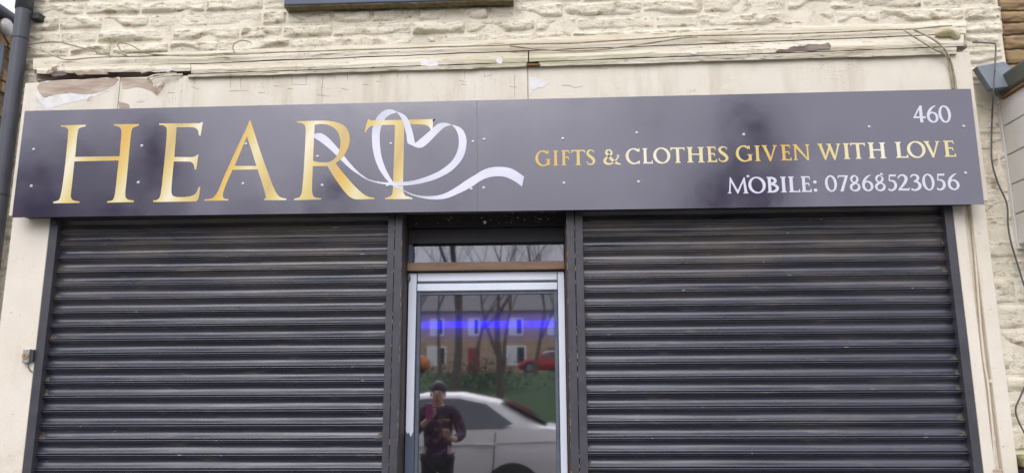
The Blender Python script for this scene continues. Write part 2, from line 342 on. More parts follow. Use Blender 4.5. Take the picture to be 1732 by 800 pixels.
# ------------------------------------------------------------------ shop building
YS, YF = -.215, -.13              # sign face, fascia face
bld = empty('shop_building', (0, 0, 0), 'cream painted stone shop front with peeling timber fascia and cornice', 'building')
XL, XR = ax(40, 60, 0) - .02, ax(1694, 60, 0)         # stone wall ends
def rock(x0, x1, z0, z1, yb, out, seed, nx=None, nz=13, wob=.007):
    """rock-faced stone: pitched edges, split face with broken ledges and hollows"""
    nx = nx or max(8, int((x1-x0)/.0125)); vs = []; fs = []
    flat = (seed*7919 % 10) < 2                     # a few stones are dressed nearly flat
    for j in range(nz+1):
        for i in range(nx+1):
            u, v = i/nx, j/nz
            x = x0+(x1-x0)*u; z = z0+(z1-z0)*v
            e = min(u*(x1-x0), (1-u)*(x1-x0), v*(z1-z0), (1-v)*(z1-z0)) + .004*noise.noise((x*40, z*40, seed))
            k = max(0, min(1, e/.017)); k = k*k*(3-2*k)
            n1 = noise.noise((x*4.2+seed*3.1, z*13, seed*1.7)); n2 = noise.noise((x*11+seed, z*30, 3.3))
            g = .5+.8*n1+.35*n2
            q = math.floor(g*3.2); fr = g*3.2-q; st = (q + max(0, min(1, (fr-.68)/.32)))/3.2      # ledges
            h = out*(.25+.95*st) + .0035*noise.noise((x*55, z*75, seed)) + .002*noise.noise((x*120, z*140, seed))
            c = noise.noise((x*5+seed*9, z*9+4, 8.1)) - .55*(v-.45)                             # scooped-out chips, mostly low on the face
            if c > .24: h -= min(.022, (c-.24)*.09)
            if flat: h = out*.35 + .25*(h-out*.5)
            jx = wob*noise.noise((z*30+seed, x*3, 1)) if i in (0, nx) else 0
            jz = wob*noise.noise((x*22+seed, 5, 2)) if j in (0, nz) else 0
            vs.append((x+jx, yb - .002 - max(h, -.004)*k, z+jz))
    n = nx+1
    for j in range(nz):
        for i in range(nx): fs.append((j*n+i, j*n+i+1, (j+1)*n+i+1, (j+1)*n+i))
    ring = [i for i in range(n)] + [j*n+nx for j in range(1, nz+1)] + [nz*n+i for i in range(nx-1, -1, -1)] + [j*n for j in range(nz-1, 0, -1)]
    b = len(vs); vs += [(vs[i][0], yb+.03, vs[i][2]) for i in ring]; m = len(ring)
    for q in range(m): fs.append((ring[q], b+q, b+(q+1) % m, ring[(q+1) % m]))
    return MB().add(vs, fs)

SILL_X0, SILL_X1 = ax(480, 8, -.08), ax(868, 8, -.08)
SILL_Z = az(600, 6, -.08)
wall = MB()
wz0 = 2.9; MY = -.0052
wall.box(XL, MY, wz0, SILL_X0+.03, .30, 6.0); wall.box(SILL_X1-.03, MY, wz0, XR, .30, 6.0); wall.box(SILL_X0+.03, MY, wz0, SILL_X1-.03, .30, SILL_Z+.06); wall.box(SILL_X0+.03, 0, 5.3, SILL_X1-.03, .30, 6.0)
PL0 = ax(14, 430, YF); PR1 = ax(1682, 480, -.11)
wall.box(XL, MY, -.1, PL0+.12, .30, wz0-.002); wall.box(PR1-.1, MY, -.1, XR+.6, .30, wz0-.002)
mort = wall.build('stone_wall', M['mortar'], bld)
sc = 0
def course(x0, x1, z0, z1, first=None, lmin=.2, lmax=.46, yb=0, out=.026, m='stone', parent=None, gap=.004, clip=None):
    global sc
    x = x0; k = 0
    while x < x1-.03:
        ln = random.uniform(lmin, lmax)
        if k == 0 and first: ln = first
        e = x+ln
        if x1-e < lmin*.55: e = x1
        sc += 1
        rock(x+gap/2, e-gap/2, z0+gap/2, z1-gap/2, yb, out*random.uniform(.6, 1.25), sc).build('stone', M[m], parent or mort, smooth=True)
        x = e; k += 1
z = 3.10
zs = [z]
while z < 4.15: z += random.choice((.082, .088, .092, .098)); zs.append(z)
for a, b in zip(zs, zs[1:]):
    if b > SILL_Z and a < 4.4:
        zz = min(b, max(a+.03, SILL_Z-.002)) if a < SILL_Z-.03 else None
        course(XL, SILL_X0-.004, a, b, random.uniform(.1, .4)); course(SILL_X1+.004, XR+random.uniform(-.02, .015), a, b, random.uniform(.1, .4))
        if zz: course(SILL_X0, SILL_X1, a, zz, random.uniform(.1, .4))
    else:
        course(XL, XR+random.uniform(-.03, .02), a, b, random.uniform(.1, .4))
# pier of stones at the right end and the strip by the drainpipe at the left end
z = .75
while z < 3.09:
    h = random.choice((.085, .1, .115, .13)); b = min(z+h, 3.098)
    if b-z > .03:
        course(PR1+.006, XR+random.uniform(-.02, .03) + (.35 if b < 2.2 else 0), z, b, random.uniform(.12, .3), out=.02)
        course(XL, PL0-.004, z, b, .4, out=.012)
    z = b
# upper window sill, window
s = MB().box(SILL_X0, -.08, SILL_Z, SILL_X1, .02, SILL_Z+.15).build('window_sill', M['sill'], bld, bevel=.006)
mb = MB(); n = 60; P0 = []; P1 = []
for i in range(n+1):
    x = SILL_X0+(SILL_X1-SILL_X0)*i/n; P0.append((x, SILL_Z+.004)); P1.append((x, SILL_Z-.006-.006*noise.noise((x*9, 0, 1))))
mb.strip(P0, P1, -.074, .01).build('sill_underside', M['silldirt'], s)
up = MB(); wx0, wx1 = SILL_X0+.035, SILL_X1-.035
up.box(wx0, .09, SILL_Z+.15, wx0+.06, .15, 5.29); up.box(wx1-.06, .09, SILL_Z+.15, wx1, .15, 5.29); up.box(wx0+.06, .09, SILL_Z+.15, wx1-.06, .15, SILL_Z+.21); up.box(wx0+.06, .09, 5.23, wx1-.06, .15, 5.29)
uw = up.build('upper_window', M['upvc'], bld, bevel=.005)
MB().box(wx0+.06, .12, SILL_Z+.21, wx1-.06, .128, 5.23).build('pane', M['darkglass'], uw)

# fascia boards behind the sign
ZFT = az(866, 119, YF) + .03; ZFB = az(866, 352, YF)
xs = [ax(36, 190, YF), ax(201, 160, YF), ax(893, 150, YF), ax(1643, 110, YF)]
def lipbot(px): return 139 + (92-139)*(px-80)/1560
fasc = []
for i in range(3):
    g = .0015
    x0, x1 = xs[i]+g, xs[i+1]-g
    pxl, pxr = (40, 201, 893)[i], (201, 893, 1640)[i]
    loop = [(x0, ZFB), (x1, ZFB), (x1, az(pxr, lipbot(pxr), YF)+.012), (x0, az(pxl, lipbot(pxl), YF)+(.012 if i else -.004))]
    fasc.append(MB().prism([loop], YF, YF+.10).build('fascia_board', M['fascia'], bld, bevel=.002))
def px_loop(pts, ox, oy, sc_, Y): return [(at(ox+p[0]/sc_, oy+p[1]/sc_, Y).x, at(ox+p[0]/sc_, oy+p[1]/sc_, Y).z) for p in pts]
def rough_loop(loop, amp=.004, sub=4, seed=0):
    out = []
    for i in range(len(loop)):
        a, b = Vector(loop[i]), Vector(loop[(i+1) % len(loop)])
        for k in range(sub):
            p = a.lerp(b, k/sub); out.append((p.x+amp*noise.noise((p.x*60, p.y*60, seed)), p.y+amp*noise.noise((p.x*60, p.y*60, seed+9))))
    return out
c1 = (0, 0, 3.809)
def patch(pts, o, name, m, parent, Y=YF, th=.0012, label=None, amp=.007, seed=1):
    p = MB().prism([rough_loop(px_loop(pts, *o, Y), amp, 4, seed)], Y-th, Y+.01).build(name, M[m], parent)
    if label: p['label'] = label
    return p
patch([(232,640),(240,560),(262,530),(350,520),(600,510),(765,502),(762,540),(690,590),(560,640),(430,668),(330,705),(240,690)], c1, 'peeled_patch', 'undercoat', fasc[0], th=.0010, label='white undercoat where the paint has peeled')
patch([(238,560),(262,533),(350,521),(600,511),(761,503),(757,538),(680,588),(560,612),(450,600),(350,612),(290,632),(252,600)], c1, 'bare_patch', 'bare', fasc[0], th=.0018, label='bare brown timber where the paint has peeled', seed=3)
patch([(776,506),(970,508),(985,540),(980,560),(1060,548),(1010,618),(985,590),(900,562),(790,572)], c1, 'bare_patch', 'bare', fasc[1], th=.0015, label='bare brown timber beside the board joint', seed=4)
patch([(764,655),(830,670),(832,695),(766,700)], c1, 'bare_patch', 'bare', fasc[1], th=.0015, seed=5)
patch([(137,500),(180,495),(200,515),(265,530),(230,560),(160,580),(137,612)], (860, 0, 3.809), 'peeled_patch', 'undercoat', fasc[2], th=.0012, seed=6)
# curled paint flakes hanging off the left boards
def curl(px0, py0, px1, py1, wd, parent, m='curl', Y=YF, out=.03):
    a, b = at(px0, py0, Y), at(px1, py1, Y); d = (b-a); n = 8; A = []
    mb = MB(); vs = []
    for i in range(n+1):
        t = i/n; p = a+d*t; o = out*math.sin(t*math.pi*.8)
        for q in (-1, 1):
            vs.append((p.x + q*d.z*.3*wd/max(.01, d.length), YF - .003 - o - (.006 if q > 0 else 0)*(1-t), p.z + q*wd*.5*(1-t*.6)))
    mb.add(vs, [(2*i, 2*i+1, 2*i+3, 2*i+2) for i in range(n)])
    o = mb.build('paint_flake', M[m], parent, smooth=True); sm = o.modifiers.new('thick', 'SOLIDIFY'); sm.thickness = .0015
    return o
for a in ((310,128,256,138,.014),(300,126,262,134,.010),(262,146,272,160,.016),(278,140,268,158,.012),(250,134,285,129,.012)): curl(*a, fasc[1])
for a in ((62,166,72,178,.010),(150,170,158,164,.008)): curl(*a, fasc[0], out=.012)
# fine paint cracks in the boards
mb = MB()
def crack(pts, o, wd=.0022):
    P = [at(o[0]+p[0]/o[2], o[1]+p[1]/o[2], YF) for p in pts]; Q = []
    for a, b in zip(P, P[1:]):
        for k in range(4):
            q = a.lerp(b, k/4); Q.append((q.x+.0025*noise.noise((q.x*90, q.z*90, 1)), q.z+.0025*noise.noise((q.x*90, q.z*90, 5))))
    Q.append((P[-1].x, P[-1].z)); n = len(Q); A = []; B = []
    for i, q in enumerate(Q):
        d = Vector(Q[min(i+1, n-1)])-Vector(Q[max(i-1, 0)]); d.normalize(); ww = wd*(.35+.65*(1-i/(n-1)))*.5
        A.append((q[0]-d.y*ww, q[1]+d.x*ww)); B.append((q[0]+d.y*ww, q[1]-d.x*ww))
    mb.strip(A, B, YF-.0008, YF+.002)
o2 = (430, 0, 3.809)
for pts in ([(120,488),(120,516)], [(243,488),(241,545)], [(335,486),(334,548),(245,546)], [(443,486),(440,545),(432,575),(438,620),(436,660)], [(405,614),(490,622)], [(602,480),(600,518)], [(520,484),(520,512)], [(818,478),(818,515)], [(215,575),(250,573)], [(1356,462),(1354,510)], [(1484,478),(1484,500),(1540,478)], [(1320,520),(1365,530)], [(785,528),(820,526)], [(985,480),(988,512)], [(30,600),(70,598)], [(125,552),(180,562)], [(560,575),(600,578)], [(700,545),(740,548)], [(925,470),(924,500)], [(1330,545),(1370,548)]): crack(pts, o2)
for pts in ([(1145,500),(1147,535)], [(1250,490),(1252,550)], [(1488,490),(1482,570)], [(1552,500),(1552,580)], [(1475,588),(1600,586)], [(1235,560),(1285,578)], [(560,655),(590,640)], [(480,640),(700,590)], [(880,660),(930,655)], [(1080,600),(1130,598)]): crack(pts, c1)
for pts in ([(345,550),(400,555),(430,568),(480,555)], [(40,490),(42,640)], [(10,560),(60,565)], [(560,440),(640,445)], [(700,570),(715,572)]): crack(pts, (860, 0, 3.809))
cr = mb.build('paint_cracks', M['crack'], fasc[1]); cr['kind'] = 'stuff'

# timber cornice: boards that follow the sagging line of the old moulding
def beam(name, m, pxa, pxb, sec_a, sec_b, parent, n=70, amp=.004, seed=0, sm=False):
    """sec: list of (photo y at that end, depth Y) going round the section"""
    rings = []
    for i in range(n+1):
        t = i/n; px = pxa+(pxb-pxa)*t; ring = []
        for k, ((ya, Ya), (yb, Yb)) in enumerate(zip(sec_a, sec_b)):
            Y = Ya+(Yb-Ya)*t; p = at(px, ya+(yb-ya)*t, Y)
            w1 = amp*noise.noise((p.x*3.1, k*7.7, seed)) + amp*.6*noise.noise((p.x*14, k*3.3, seed+4)) + amp*.35*noise.noise((p.x*50, k*3.3, seed+8))
            ring.append((p.x, Y + w1*.8, p.z + w1))
        rings.append(ring)
    return MB().loft(rings).build(name, M[m], parent, smooth=sm)
def Lx(px, a, b): return a + (b-a)*(px-440)/1060     # value measured at x=440 and x=1500
def sec(px, spec): return [(Lx(px, a, b)+dy, Y) for a, b, dy, Y in spec]
cor = [None]*4
spec_top = [(92, 50, 0, -.08), (92, 50, -9, -.03), (103, 62, 0, -.02), (103, 62, 0, -.100)]
spec_mid = [(103, 62, 1.5, -.096), (103, 62, 1, -.03), (122, 84, 0, -.03), (122, 84, -1, -.136), (116, 78, -1, -.139)]
spec_lip = [(122, 84, 1, -.152), (122, 84, -1, -.06), (127, 95, 3, -.06), (127, 95, 0, -.150)]
c_root = beam('cornice', 'timber', 56, 1634, sec(56, spec_top), sec(1634, spec_top), bld, amp=.006, seed=2)
part(c_root, 'weathered timber cornice above the sign')
def sec_gap(top, bot): return [(top+1.5, -.096), (top+1, -.03), (bot, -.03), (bot-1, -.136), (bot-6, -.139)]
beam('cornice_board', 'timber', 62, 322, sec_gap(113, 125.5), sec_gap(107, 121.5), c_root, n=40, amp=.009, seed=13)
beam('cornice_board', 'timber', 323, 893, sec(323, spec_mid), sec(893, spec_mid), c_root, amp=.006, seed=11)
q0, q1 = at(66, 140, -.05), at(330, 112, -.05); MB().box(q0.x, -.075, q0.z, q1.x, -.03, q1.z).build('gap_shade_sheet', M['rotten'], c_root)  # dark sheet added behind the open gap, its colour standing in for shade
beam('cornice_board', 'timber', 895, 1630, sec(895, spec_mid), sec(1630, spec_mid), c_root, amp=.006, seed=19)
beam('cornice_lip', 'timber', 318, 891, sec(318, spec_lip), sec(891, spec_lip), c_root, amp=.005, seed=31)
beam('cornice_lip', 'timber', 912, 1618, sec(912, spec_lip), sec(1618, spec_lip), c_root, amp=.005, seed=37)
# rusty bracket end in the gap between the two lips, bare patches and scabs of paint on the cornice
MB().box(ax(890, 110, -.15), -.158, az(890, 112, -.15), ax(914, 110, -.15), -.10, az(890, 109, -.15)).build('cornice_bracket', M['rust'], c_root, bevel=.003)
def scab(pts, o, m, Y, name, label=None, seed=0, th=.004):
    return patch(pts, o, name, m, c_root, Y=Y, th=th, label=label, seed=seed, amp=.005)
scab([(1072,398),(1100,390),(1170,392),(1188,408),(1180,428),(1075,428)], o2, 'undercoat', -.139, 'peeled_patch', seed=21)
scab([(1562,382),(1592,376),(1602,395),(1592,412),(1560,408)], o2, 'undercoat', -.139, 'peeled_patch', seed=22)
scab([(1170,350),(1185,332),(1225,328),(1220,345),(1190,352)], (860, 0, 3.809), 'undercoat', -.139, 'peeled_patch', seed=24)
scab([(75,336),(100,322),(140,326),(180,303),(240,300),(300,287),(360,290),(420,280),(432,300),(428,320),(350,326),(300,333),(220,328),(180,337)], (1292, 0, 3.809), 'rotten', -.139, 'rot_or_hole_patch', 'dark rotten timber patch near the right end', seed=23)
scab([(1010,442),(1090,436),(1120,450),(1085,466),(1010,462)], c1, 'undercoat', -.139, 'peeled_patch', seed=25)
scab([(470,466),(520,455),(560,468),(600,450),(650,460),(700,470),(690,480),(600,482),(500,484)], c1, 'bare', -.139, 'bare_patch', seed=26, th=.003)
scab([(330,482),(345,465),(400,462),(440,470),(420,486),(350,492)], c1, 'rotten', -.139, 'rot_or_hole_patch', seed=27, th=.003)
q = at(1606, 55, -.14); rings = []; mb = MB(); mb.blob((q.x, q.y+.02, q.z-.004), .062, .035, .026, 18, 12)
mb.v = [tuple(Vector(v)+Vector((1, 1, 1))*.022*noise.noise(Vector(v)*22)+Vector((.03*noise.noise(Vector(v)*9), 0, .02*noise.noise(Vector(v)*11)))) for v in mb.v]
mb.build('filler_lump', M['foam'], c_root, smooth=True)
q = at(1622, 76, -.14); MB().box(q.x-.045, -.13, q.z-.012, q.x+.05, -.08, q.z+.012).build('rot_or_hole_patch', M['rotten'], c_root, bevel=.006)  # dark block standing in for the shade of an open hole
# torn edge above the open gap at the left end
for a in ((100,112,92,122,.02),(108,110,112,118,.016),(98,118,84,126,.018),(240,124,300,122,.01)): curl(*a, c_root, m='curl', out=.03)

# pilasters
zt = ZFB - .006
gl0, gl1 = ax(64.5, 560, YF), ax(78.8, 560, YF)         # left guide rail
gr0, gr1 = ax(1620, 560, YF), ax(1635, 560, YF)         # right guide rail
MB().box(PL0, YF, -.1, gl0-.002, .05, zt).build('pilaster', M['pilaster'], bld, bevel=.004)
pr_a, pr_b = ax(1655.5, 560, YF), ax(1667, 560, -.11)
MB().box(gr1+.002, YF, -.1, pr_a, .05, zt).build('pilaster', M['pilaster'], bld, bevel=.004)
MB().box(pr_a+.001, -.085, -.1, pr_b-.001, .05, zt+.01).build('pilaster', M['pilaster'], bld)
MB().box(pr_b, -.115, -.1, PR1, .05, zt+.0).build('pilaster', M['pilaster'], bld, bevel=.006)

# shutter housing above the openings (dark soffit), door surround, door
ZH = ZFB + .012
cA0, cA1, cB1 = ax(650.5, 600, YF), ax(663, 600, YF), ax(676, 600, YF)
cC0, cC1, cD1 = ax(962, 600, YF), ax(976, 600, YF), ax(990.5, 600, YF)
YD = .02
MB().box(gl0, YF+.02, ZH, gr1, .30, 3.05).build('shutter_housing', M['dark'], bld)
ZL = az(820, 384, -.02)
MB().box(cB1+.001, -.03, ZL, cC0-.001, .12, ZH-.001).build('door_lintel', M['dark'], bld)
mb = MB(); rs = random.Random(3)
for i in range(45):
    x = rs.uniform(cB1+.03, cC0-.03); zz = rs.uniform(ZL+.01, ZH-.012); r_ = rs.choice((.0010, .0013, .0016, .002, .0026)); mb.blob((x, -.0302, zz), r_*rs.uniform(.8, 1.8), .001, r_, 6, 4)
mb.blob((at(820, 376, -.03).x, -.031, at(820, 376, -.03).z), .009, .004, .009, 10, 6)
sp_ = mb.build('paint_specks', M['undercoat'], bld); sp_['kind'] = 'stuff'
jl = ax(687, 560, YD-.01); jr = ax(957.5, 560, YD-.01)
MB().box(cB1-.003, -.09, -.05, jl, .12, ZL-.001).build('door_jamb', M['jambdark'], bld, bevel=.003)
MB().box(jr, -.09, -.05, cC0+.003, .12, ZL-.001).build('door_jamb', M['jambdark'], bld, bevel=.003)
zt0, zt1 = az(820, 456.5, YD-.03), az(820, 442.5, YD-.03)
MB().box(jl+.001, -.01, zt0, jr-.001, .10, zt1).build('transom_bar', M['jamb'], bld, bevel=.004)
ZTH = az(820, 410, YD-.012)
tw = MB(); a0 = ax(699, 425, YD+.03)
tw.box(jl+.001, YD+.0, zt1+.001, a0, .10, ZTH-.001); tw.box(jr-.004, YD+.0, zt1+.001, jr-.001, .10, ZTH-.001)
tw = tw.build('transom_window', M['frame'], bld, bevel=.002)
MB().box(a0+.001, YD+.035, zt1+.002, jr-.005, YD+.041, ZTH-.001).build('pane', M['transomglass'], tw)
MB().box(jl+.002, YD-.012, ZTH, jr-.002, .10, ZL-.002).build('soffit_reflection_board', M['dark2'], tw)  # dark board added in place of the soffit's reflection in the glass
zdt = az(820, 459.5, YD)                         # top of door frame
dl0, dl1, gl_0 = jl+.004, ax(704, 560, YD), ax(709.5, 560, YD)
dr1, dr0, gr_0 = jr-.002, ax(944, 560, YD), ax(938, 560, YD)
zr1, zr2, zr3, zg = az(820, 474.5, YD), az(820, 478.5, YD), az(820, 491, YD), az(820, 497, YD)
door = MB(); door.box(dl0, YD, 0, dl1-.001, .09, zdt); door.box(dr0+.001, YD, 0, dr1, .09, zdt)
door = door.build('front_door', M['frame'], bld, bevel=.003); part(door, 'glazed shop door with white filmed frame')
MB().box(dl1, YD+.004, zr1, dr0, .085, zdt-.002).build('top_rail', M['film'], door, bevel=.004)
MB().box(dl1, YD+.012, zr2, dr0, .085, zr1-.001).build('rail_groove', M['gasket'], door)
MB().box(dl1, YD+.001, zr3, dr0, .085, zr2-.001).build('sash_rail', M['film'], door, bevel=.004)
MB().box(dl1, YD+.010, .0, gl_0, .08, zr3-.001).build('sash_stile', M['gasket'], door, bevel=.003)
MB().box(gr_0, YD+.010, .0, dr0, .08, zr3-.001).build('sash_stile', M['gasket'], door, bevel=.003)
MB().box(gl_0+.001, YD+.014, zg, gr_0-.001, .08, zr3-.001).build('glazing_bead', M['gasket'], door)
MB().box(gl_0+.001, YD+.016, .0, gr_0-.001, .08, .25).build('kick_panel', M['frame'], door)
MB().box(gl_0+.001, YD+.03, .251, gr_0-.001, YD+.036, zg-.001).build('glass_pane', M['doorglass'], door)
zf = az(695, 733, YD)
MB().prism([[(dl0+.004, zf+.012), (dl0+.012, zf), (dl0+.020, zf+.006), (dl0+.030, zf-.016), (dl1-.006, zf+.01), (dl1-.003, zdt-.006), (dl0+.003, zdt-.006)]], YD-.002, YD+.01).build('white_film', M['film'], door)
MB().prism([[(dr0+.003, .02), (dr1-.004, .02), (dr1-.004, zdt-.006), (dr0+.003, zdt-.006)]], YD-.002, YD+.01).build('white_film', M['film'], door)
MB().blob((dl0+.004, YD-.01, zdt-.03), .010, .012, .022).build('hinge', M['gasket'], door, smooth=True)
zh = 1.02
hd = MB(); hd.box(gl_0-.012, YD-.006, zh-.11, gl_0-.001, YD+.012, zh+.10); hd.build('door_handle', M['gasket'], door, bevel=.002)
# the room behind
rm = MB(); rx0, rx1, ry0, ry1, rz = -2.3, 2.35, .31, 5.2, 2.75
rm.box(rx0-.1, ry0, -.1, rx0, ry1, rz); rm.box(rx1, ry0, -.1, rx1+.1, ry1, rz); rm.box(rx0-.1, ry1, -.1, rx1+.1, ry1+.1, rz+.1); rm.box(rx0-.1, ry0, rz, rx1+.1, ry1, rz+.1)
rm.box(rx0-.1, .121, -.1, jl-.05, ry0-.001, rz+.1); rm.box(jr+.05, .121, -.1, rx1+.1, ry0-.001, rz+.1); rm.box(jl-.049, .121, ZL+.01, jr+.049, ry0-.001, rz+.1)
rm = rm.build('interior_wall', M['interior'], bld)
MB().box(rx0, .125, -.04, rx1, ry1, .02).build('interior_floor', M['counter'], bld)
MB().box(XL+.01, .301, -.1, rx0-.11, 5.3, 6).box(rx1+.11, .301, -.1, XR, 5.3, 6).box(rx0-.109, ry1+.11, -.1, rx1+.109, 5.3, 6).box(rx0-.109, .302, rz+.11, rx1+.109, ry1+.109, 6).build('house_mass', M['sand'], bld)
MB().box(XL-.1, -.15, 6.0, XR, 5.4, 6.15).build('eaves', M['slate'], bld)
# counter and the lit strip inside
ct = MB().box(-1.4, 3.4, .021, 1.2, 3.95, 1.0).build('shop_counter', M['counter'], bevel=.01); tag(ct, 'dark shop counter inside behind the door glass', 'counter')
a, b = at(700, 549, 5.12), at(950, 547, 5.12)
led = MB().tube([(-2.25, 5.14, a.z), (2.3, 5.14, a.z)], .034, 8).build('light_strip', M['led']); MB().box(-2.28, 5.178, a.z-.2, 2.33, 5.197, a.z+.16).build('added_glow_board', M['blind'], led)  # pale board added behind the strip to catch and soften its glow
tag(led, 'glowing blue violet light strip seen through the door glass', 'light')

# ------------------------------------------------------------------ roller shutters
PITCH_S = .0717
def slat_profile():
    P = []
    p = PITCH_S; n = 10
    P.append((.014, p+.004))
    for i in range(n+1):
        t = i/n; zz = p+.001 - t*(p-.0155); P.append((.0005 + .0175*math.sin(math.pi*(t**.9)) - .003*t, zz))
    P += [(.0085, .0145), (.0085, .0128), (-.0030, .0122), (-.0075, .0108), (-.0092, .0082), (-.0080, .0052), (-.0036, .0036), (.004, .0032), (.012, .0036)]
    return P
PROF = slat_profile()
def slat_mesh(x0, x1, seed):
    n = 36; vs = []; fs = []; m = len(PROF)
    for i in range(n+1):
        x = x0+(x1-x0)*i/n
        for k, (y, zz) in enumerate(PROF):
            d = .0019*noise.noise((x*1.9, k*.25, seed)) + .0006*noise.noise((x*9, k*.5, seed+5))
            vs.append((x, y+d, zz + .0008*noise.noise((x*1.7, 3, seed))))
    for i in range(n):
        for k in range(m-1): fs.append((i*m+k, i*m+k+1, (i+1)*m+k+1, (i+1)*m+k))
    return vs, fs
YSL = -.100
def shutter(x0, x1, zref, label):
    root = empty('roller_shutter', ((x0+x1)/2, YSL, 0), label, 'shutter', 'roller shutters either side of the door')
    meshes = []
    k0 = math.ceil((.02-zref)/PITCH_S); k1 = math.floor((ZH-.03-zref)/PITCH_S)
    for k in range(k0, k1+1):
        zz = zref+k*PITCH_S
        if len(meshes) < 6:
            vs, fs = slat_mesh(x0+.002, x1-.002, len(meshes)*3.7)
            mb = MB(); mb.add([(v[0], v[1]+YSL, v[2]) for v in vs], fs); o = mb.build('slat', M['shutter'], root, smooth=True); o.location.z = zz; meshes.append(o)
        else:
            o = random.choice(meshes).copy(); COL.objects.link(o); o.parent = root; o.location.z = zz
        o.location.y = random.uniform(-.001, .001); o.rotation_euler.y = R(random.uniform(-.035, .035))
    # wear: rubbed ends where the slats run in the guides, chips along the beads
    rs = random.Random(int(x0*1000)); wm = MB(); cm = MB(); body = PROF[1:12]
    for k in range(k0, k1+1):
        zz = zref+k*PITCH_S
        for xe, dr in ((x0, 1), (x1, -1)):
            if rs.random() < .6:
                L_ = rs.uniform(.012, .045); i0 = rs.choice((4, 5, 6)); prev = []
                P_ = [(xe+dr*(.008+L_*(.35+.65*(q/(10-i0)))*rs.uniform(.7, 1.1)), YSL+body[i][0]-.0008, zz+body[i][1]) for q, i in enumerate(range(i0, 11))]
                Q_ = [(xe+dr*.004, YSL+body[i][0]-.0008, zz+body[i][1]) for i in range(i0, 11)]
                n_ = len(P_); wm.add(P_+Q_, [(i, i+1, n_+i+1, n_+i) for i in range(n_-1)])
        for q in range(rs.choice((0, 0, 1, 1, 2))):
            xc = rs.uniform(x0+.1, x1-.1); cm.blob((xc, YSL-.0088, zz+.0085+rs.uniform(-.002, .003)), rs.choice((.003, .005, .009, .016)), .0012, rs.uniform(.0012, .0022), 6, 4)
    o = wm.build('worn_ends', M['worn'], root); o['kind'] = 'stuff'
    o = cm.build('paint_chips', M['chip'], root, smooth=True); o['kind'] = 'stuff'
    MB().box(x0+.002, YSL-.004, -.09, x1-.002, YSL+.02, zref+k0*PITCH_S-.002).build('bottom_bar', M['guide'], root, bevel=.003)
    return root
zl = at(100, 438.7, YSL).z; zr = at(1000, 424.7, YSL).z
sh_l = shutter(gl1-.004, cA0+.004, zl - .005, 'closed dark grey slatted roller shutter on the drainpipe side of the door')
sh_r = shutter(cD1-.004, gr0+.004, zr - .005, 'closed dark grey slatted roller shutter on the side with the phone number')
def guide(x0, x1, parent, lip=0):
    MB().box(x0, YF-.002, -.08, x1, -.005, ZH-.002).build('guide_rail', M['guide'], parent, bevel=.0025)
guide(gl0, gl1, sh_l); guide(cA0, cA1-.002, sh_l); guide(cC1+.002, cD1, sh_r); guide(gr0, gr1, sh_r)
dsh = empty('door_shutter', ((cA1+cC1)/2, YF, 0), 'pair of upright grey rails of the raised door shutter', 'shutter')
MB().box(cA1+.001, YF-.006, -.08, cB1, -.005, ZH-.002).build('guide_rail', M['guide'], dsh, bevel=.0025)
MB().box(cC0, YF-.006, -.08, cC1-.001, -.005, ZH-.002).build('guide_rail', M['guide'], dsh, bevel=.0025)
rs = random.Random(12); mb = MB()
for xe, sg_ in ((cB1, -1), (cC0, 1), (cA1, -1), (cC1, 1)):
    zz = .6
    while zz < ZH-.1:
        h_ = rs.uniform(.004, .035); w_ = rs.uniform(.0012, .003)
        mb.box(xe-.0006 if sg_ > 0 else xe-w_, YF-.0066, zz, xe+w_ if sg_ > 0 else xe+.0006, YF-.004, zz+h_); zz += h_+rs.expovariate(1/.06)
o = mb.build('worn_edges', M['worn2'], dsh); o['kind'] = 'stuff'
MB().box(gl0+.006, YF-.012, az(92, 381, YF), gl1-.006, YF-.003, az(92, 372, YF)).build('guide_bracket', M['guide'], sh_l, bevel=.002)

# ------------------------------------------------------------------ sign
sg = empty('shop_sign', (ax(866, 360, YS), YS, az(866, 357, YS)), 'long dark sign reading HEART with gold letters and a white ribbon heart', 'sign')
def P2(px, py): q = at(px, py, YS); return (q.x, q.z)
def sub(a, b, n=24): return [tuple(Vector(a).lerp(Vector(b), i/n)) for i in range(n)]
tl, tr, bl, br = P2(42, 188), P2(1642, 150.5), P2(20, 368), P2(1665, 345.5); st, sb = P2(806.5, 170), P2(808, 357.5)
MB().prism([[bl, (sb[0]-.0003, sb[1]), (st[0]-.0003, st[1]), tl]], YS, YS+.004).build('sign_panel', M['sign'], sg)
MB().prism([[(sb[0]+.0003, sb[1]), br, tr, (st[0]+.0003, st[1])]], YS+.0004, YS+.0044).build('sign_panel', M['sign'], sg)
MB().prism([[(sb[0]-.0011, sb[1]+.001), (sb[0]+.0011, sb[1]+.001), (st[0]+.0011, st[1]-.001), (st[0]-.0011, st[1]-.001)]], YS-.0004, YS+.0002).build('panel_edge', M['gasket'], sg)
MB().box(st[0]-.012, YS+.0046, sb[1]+.02, st[0]+.012, YF-.002, st[1]-.01).build('joint_strip', M['steel'], sg)
MB().prism([[(bl[0]+.03, bl[1]+.012), (br[0]-.03, br[1]+.012), (tr[0]-.03, tr[1]-.02), (tl[0]+.03, tl[1]-.02)]], YS+.006, YF-.001).build('batten', M['dark'], sg)
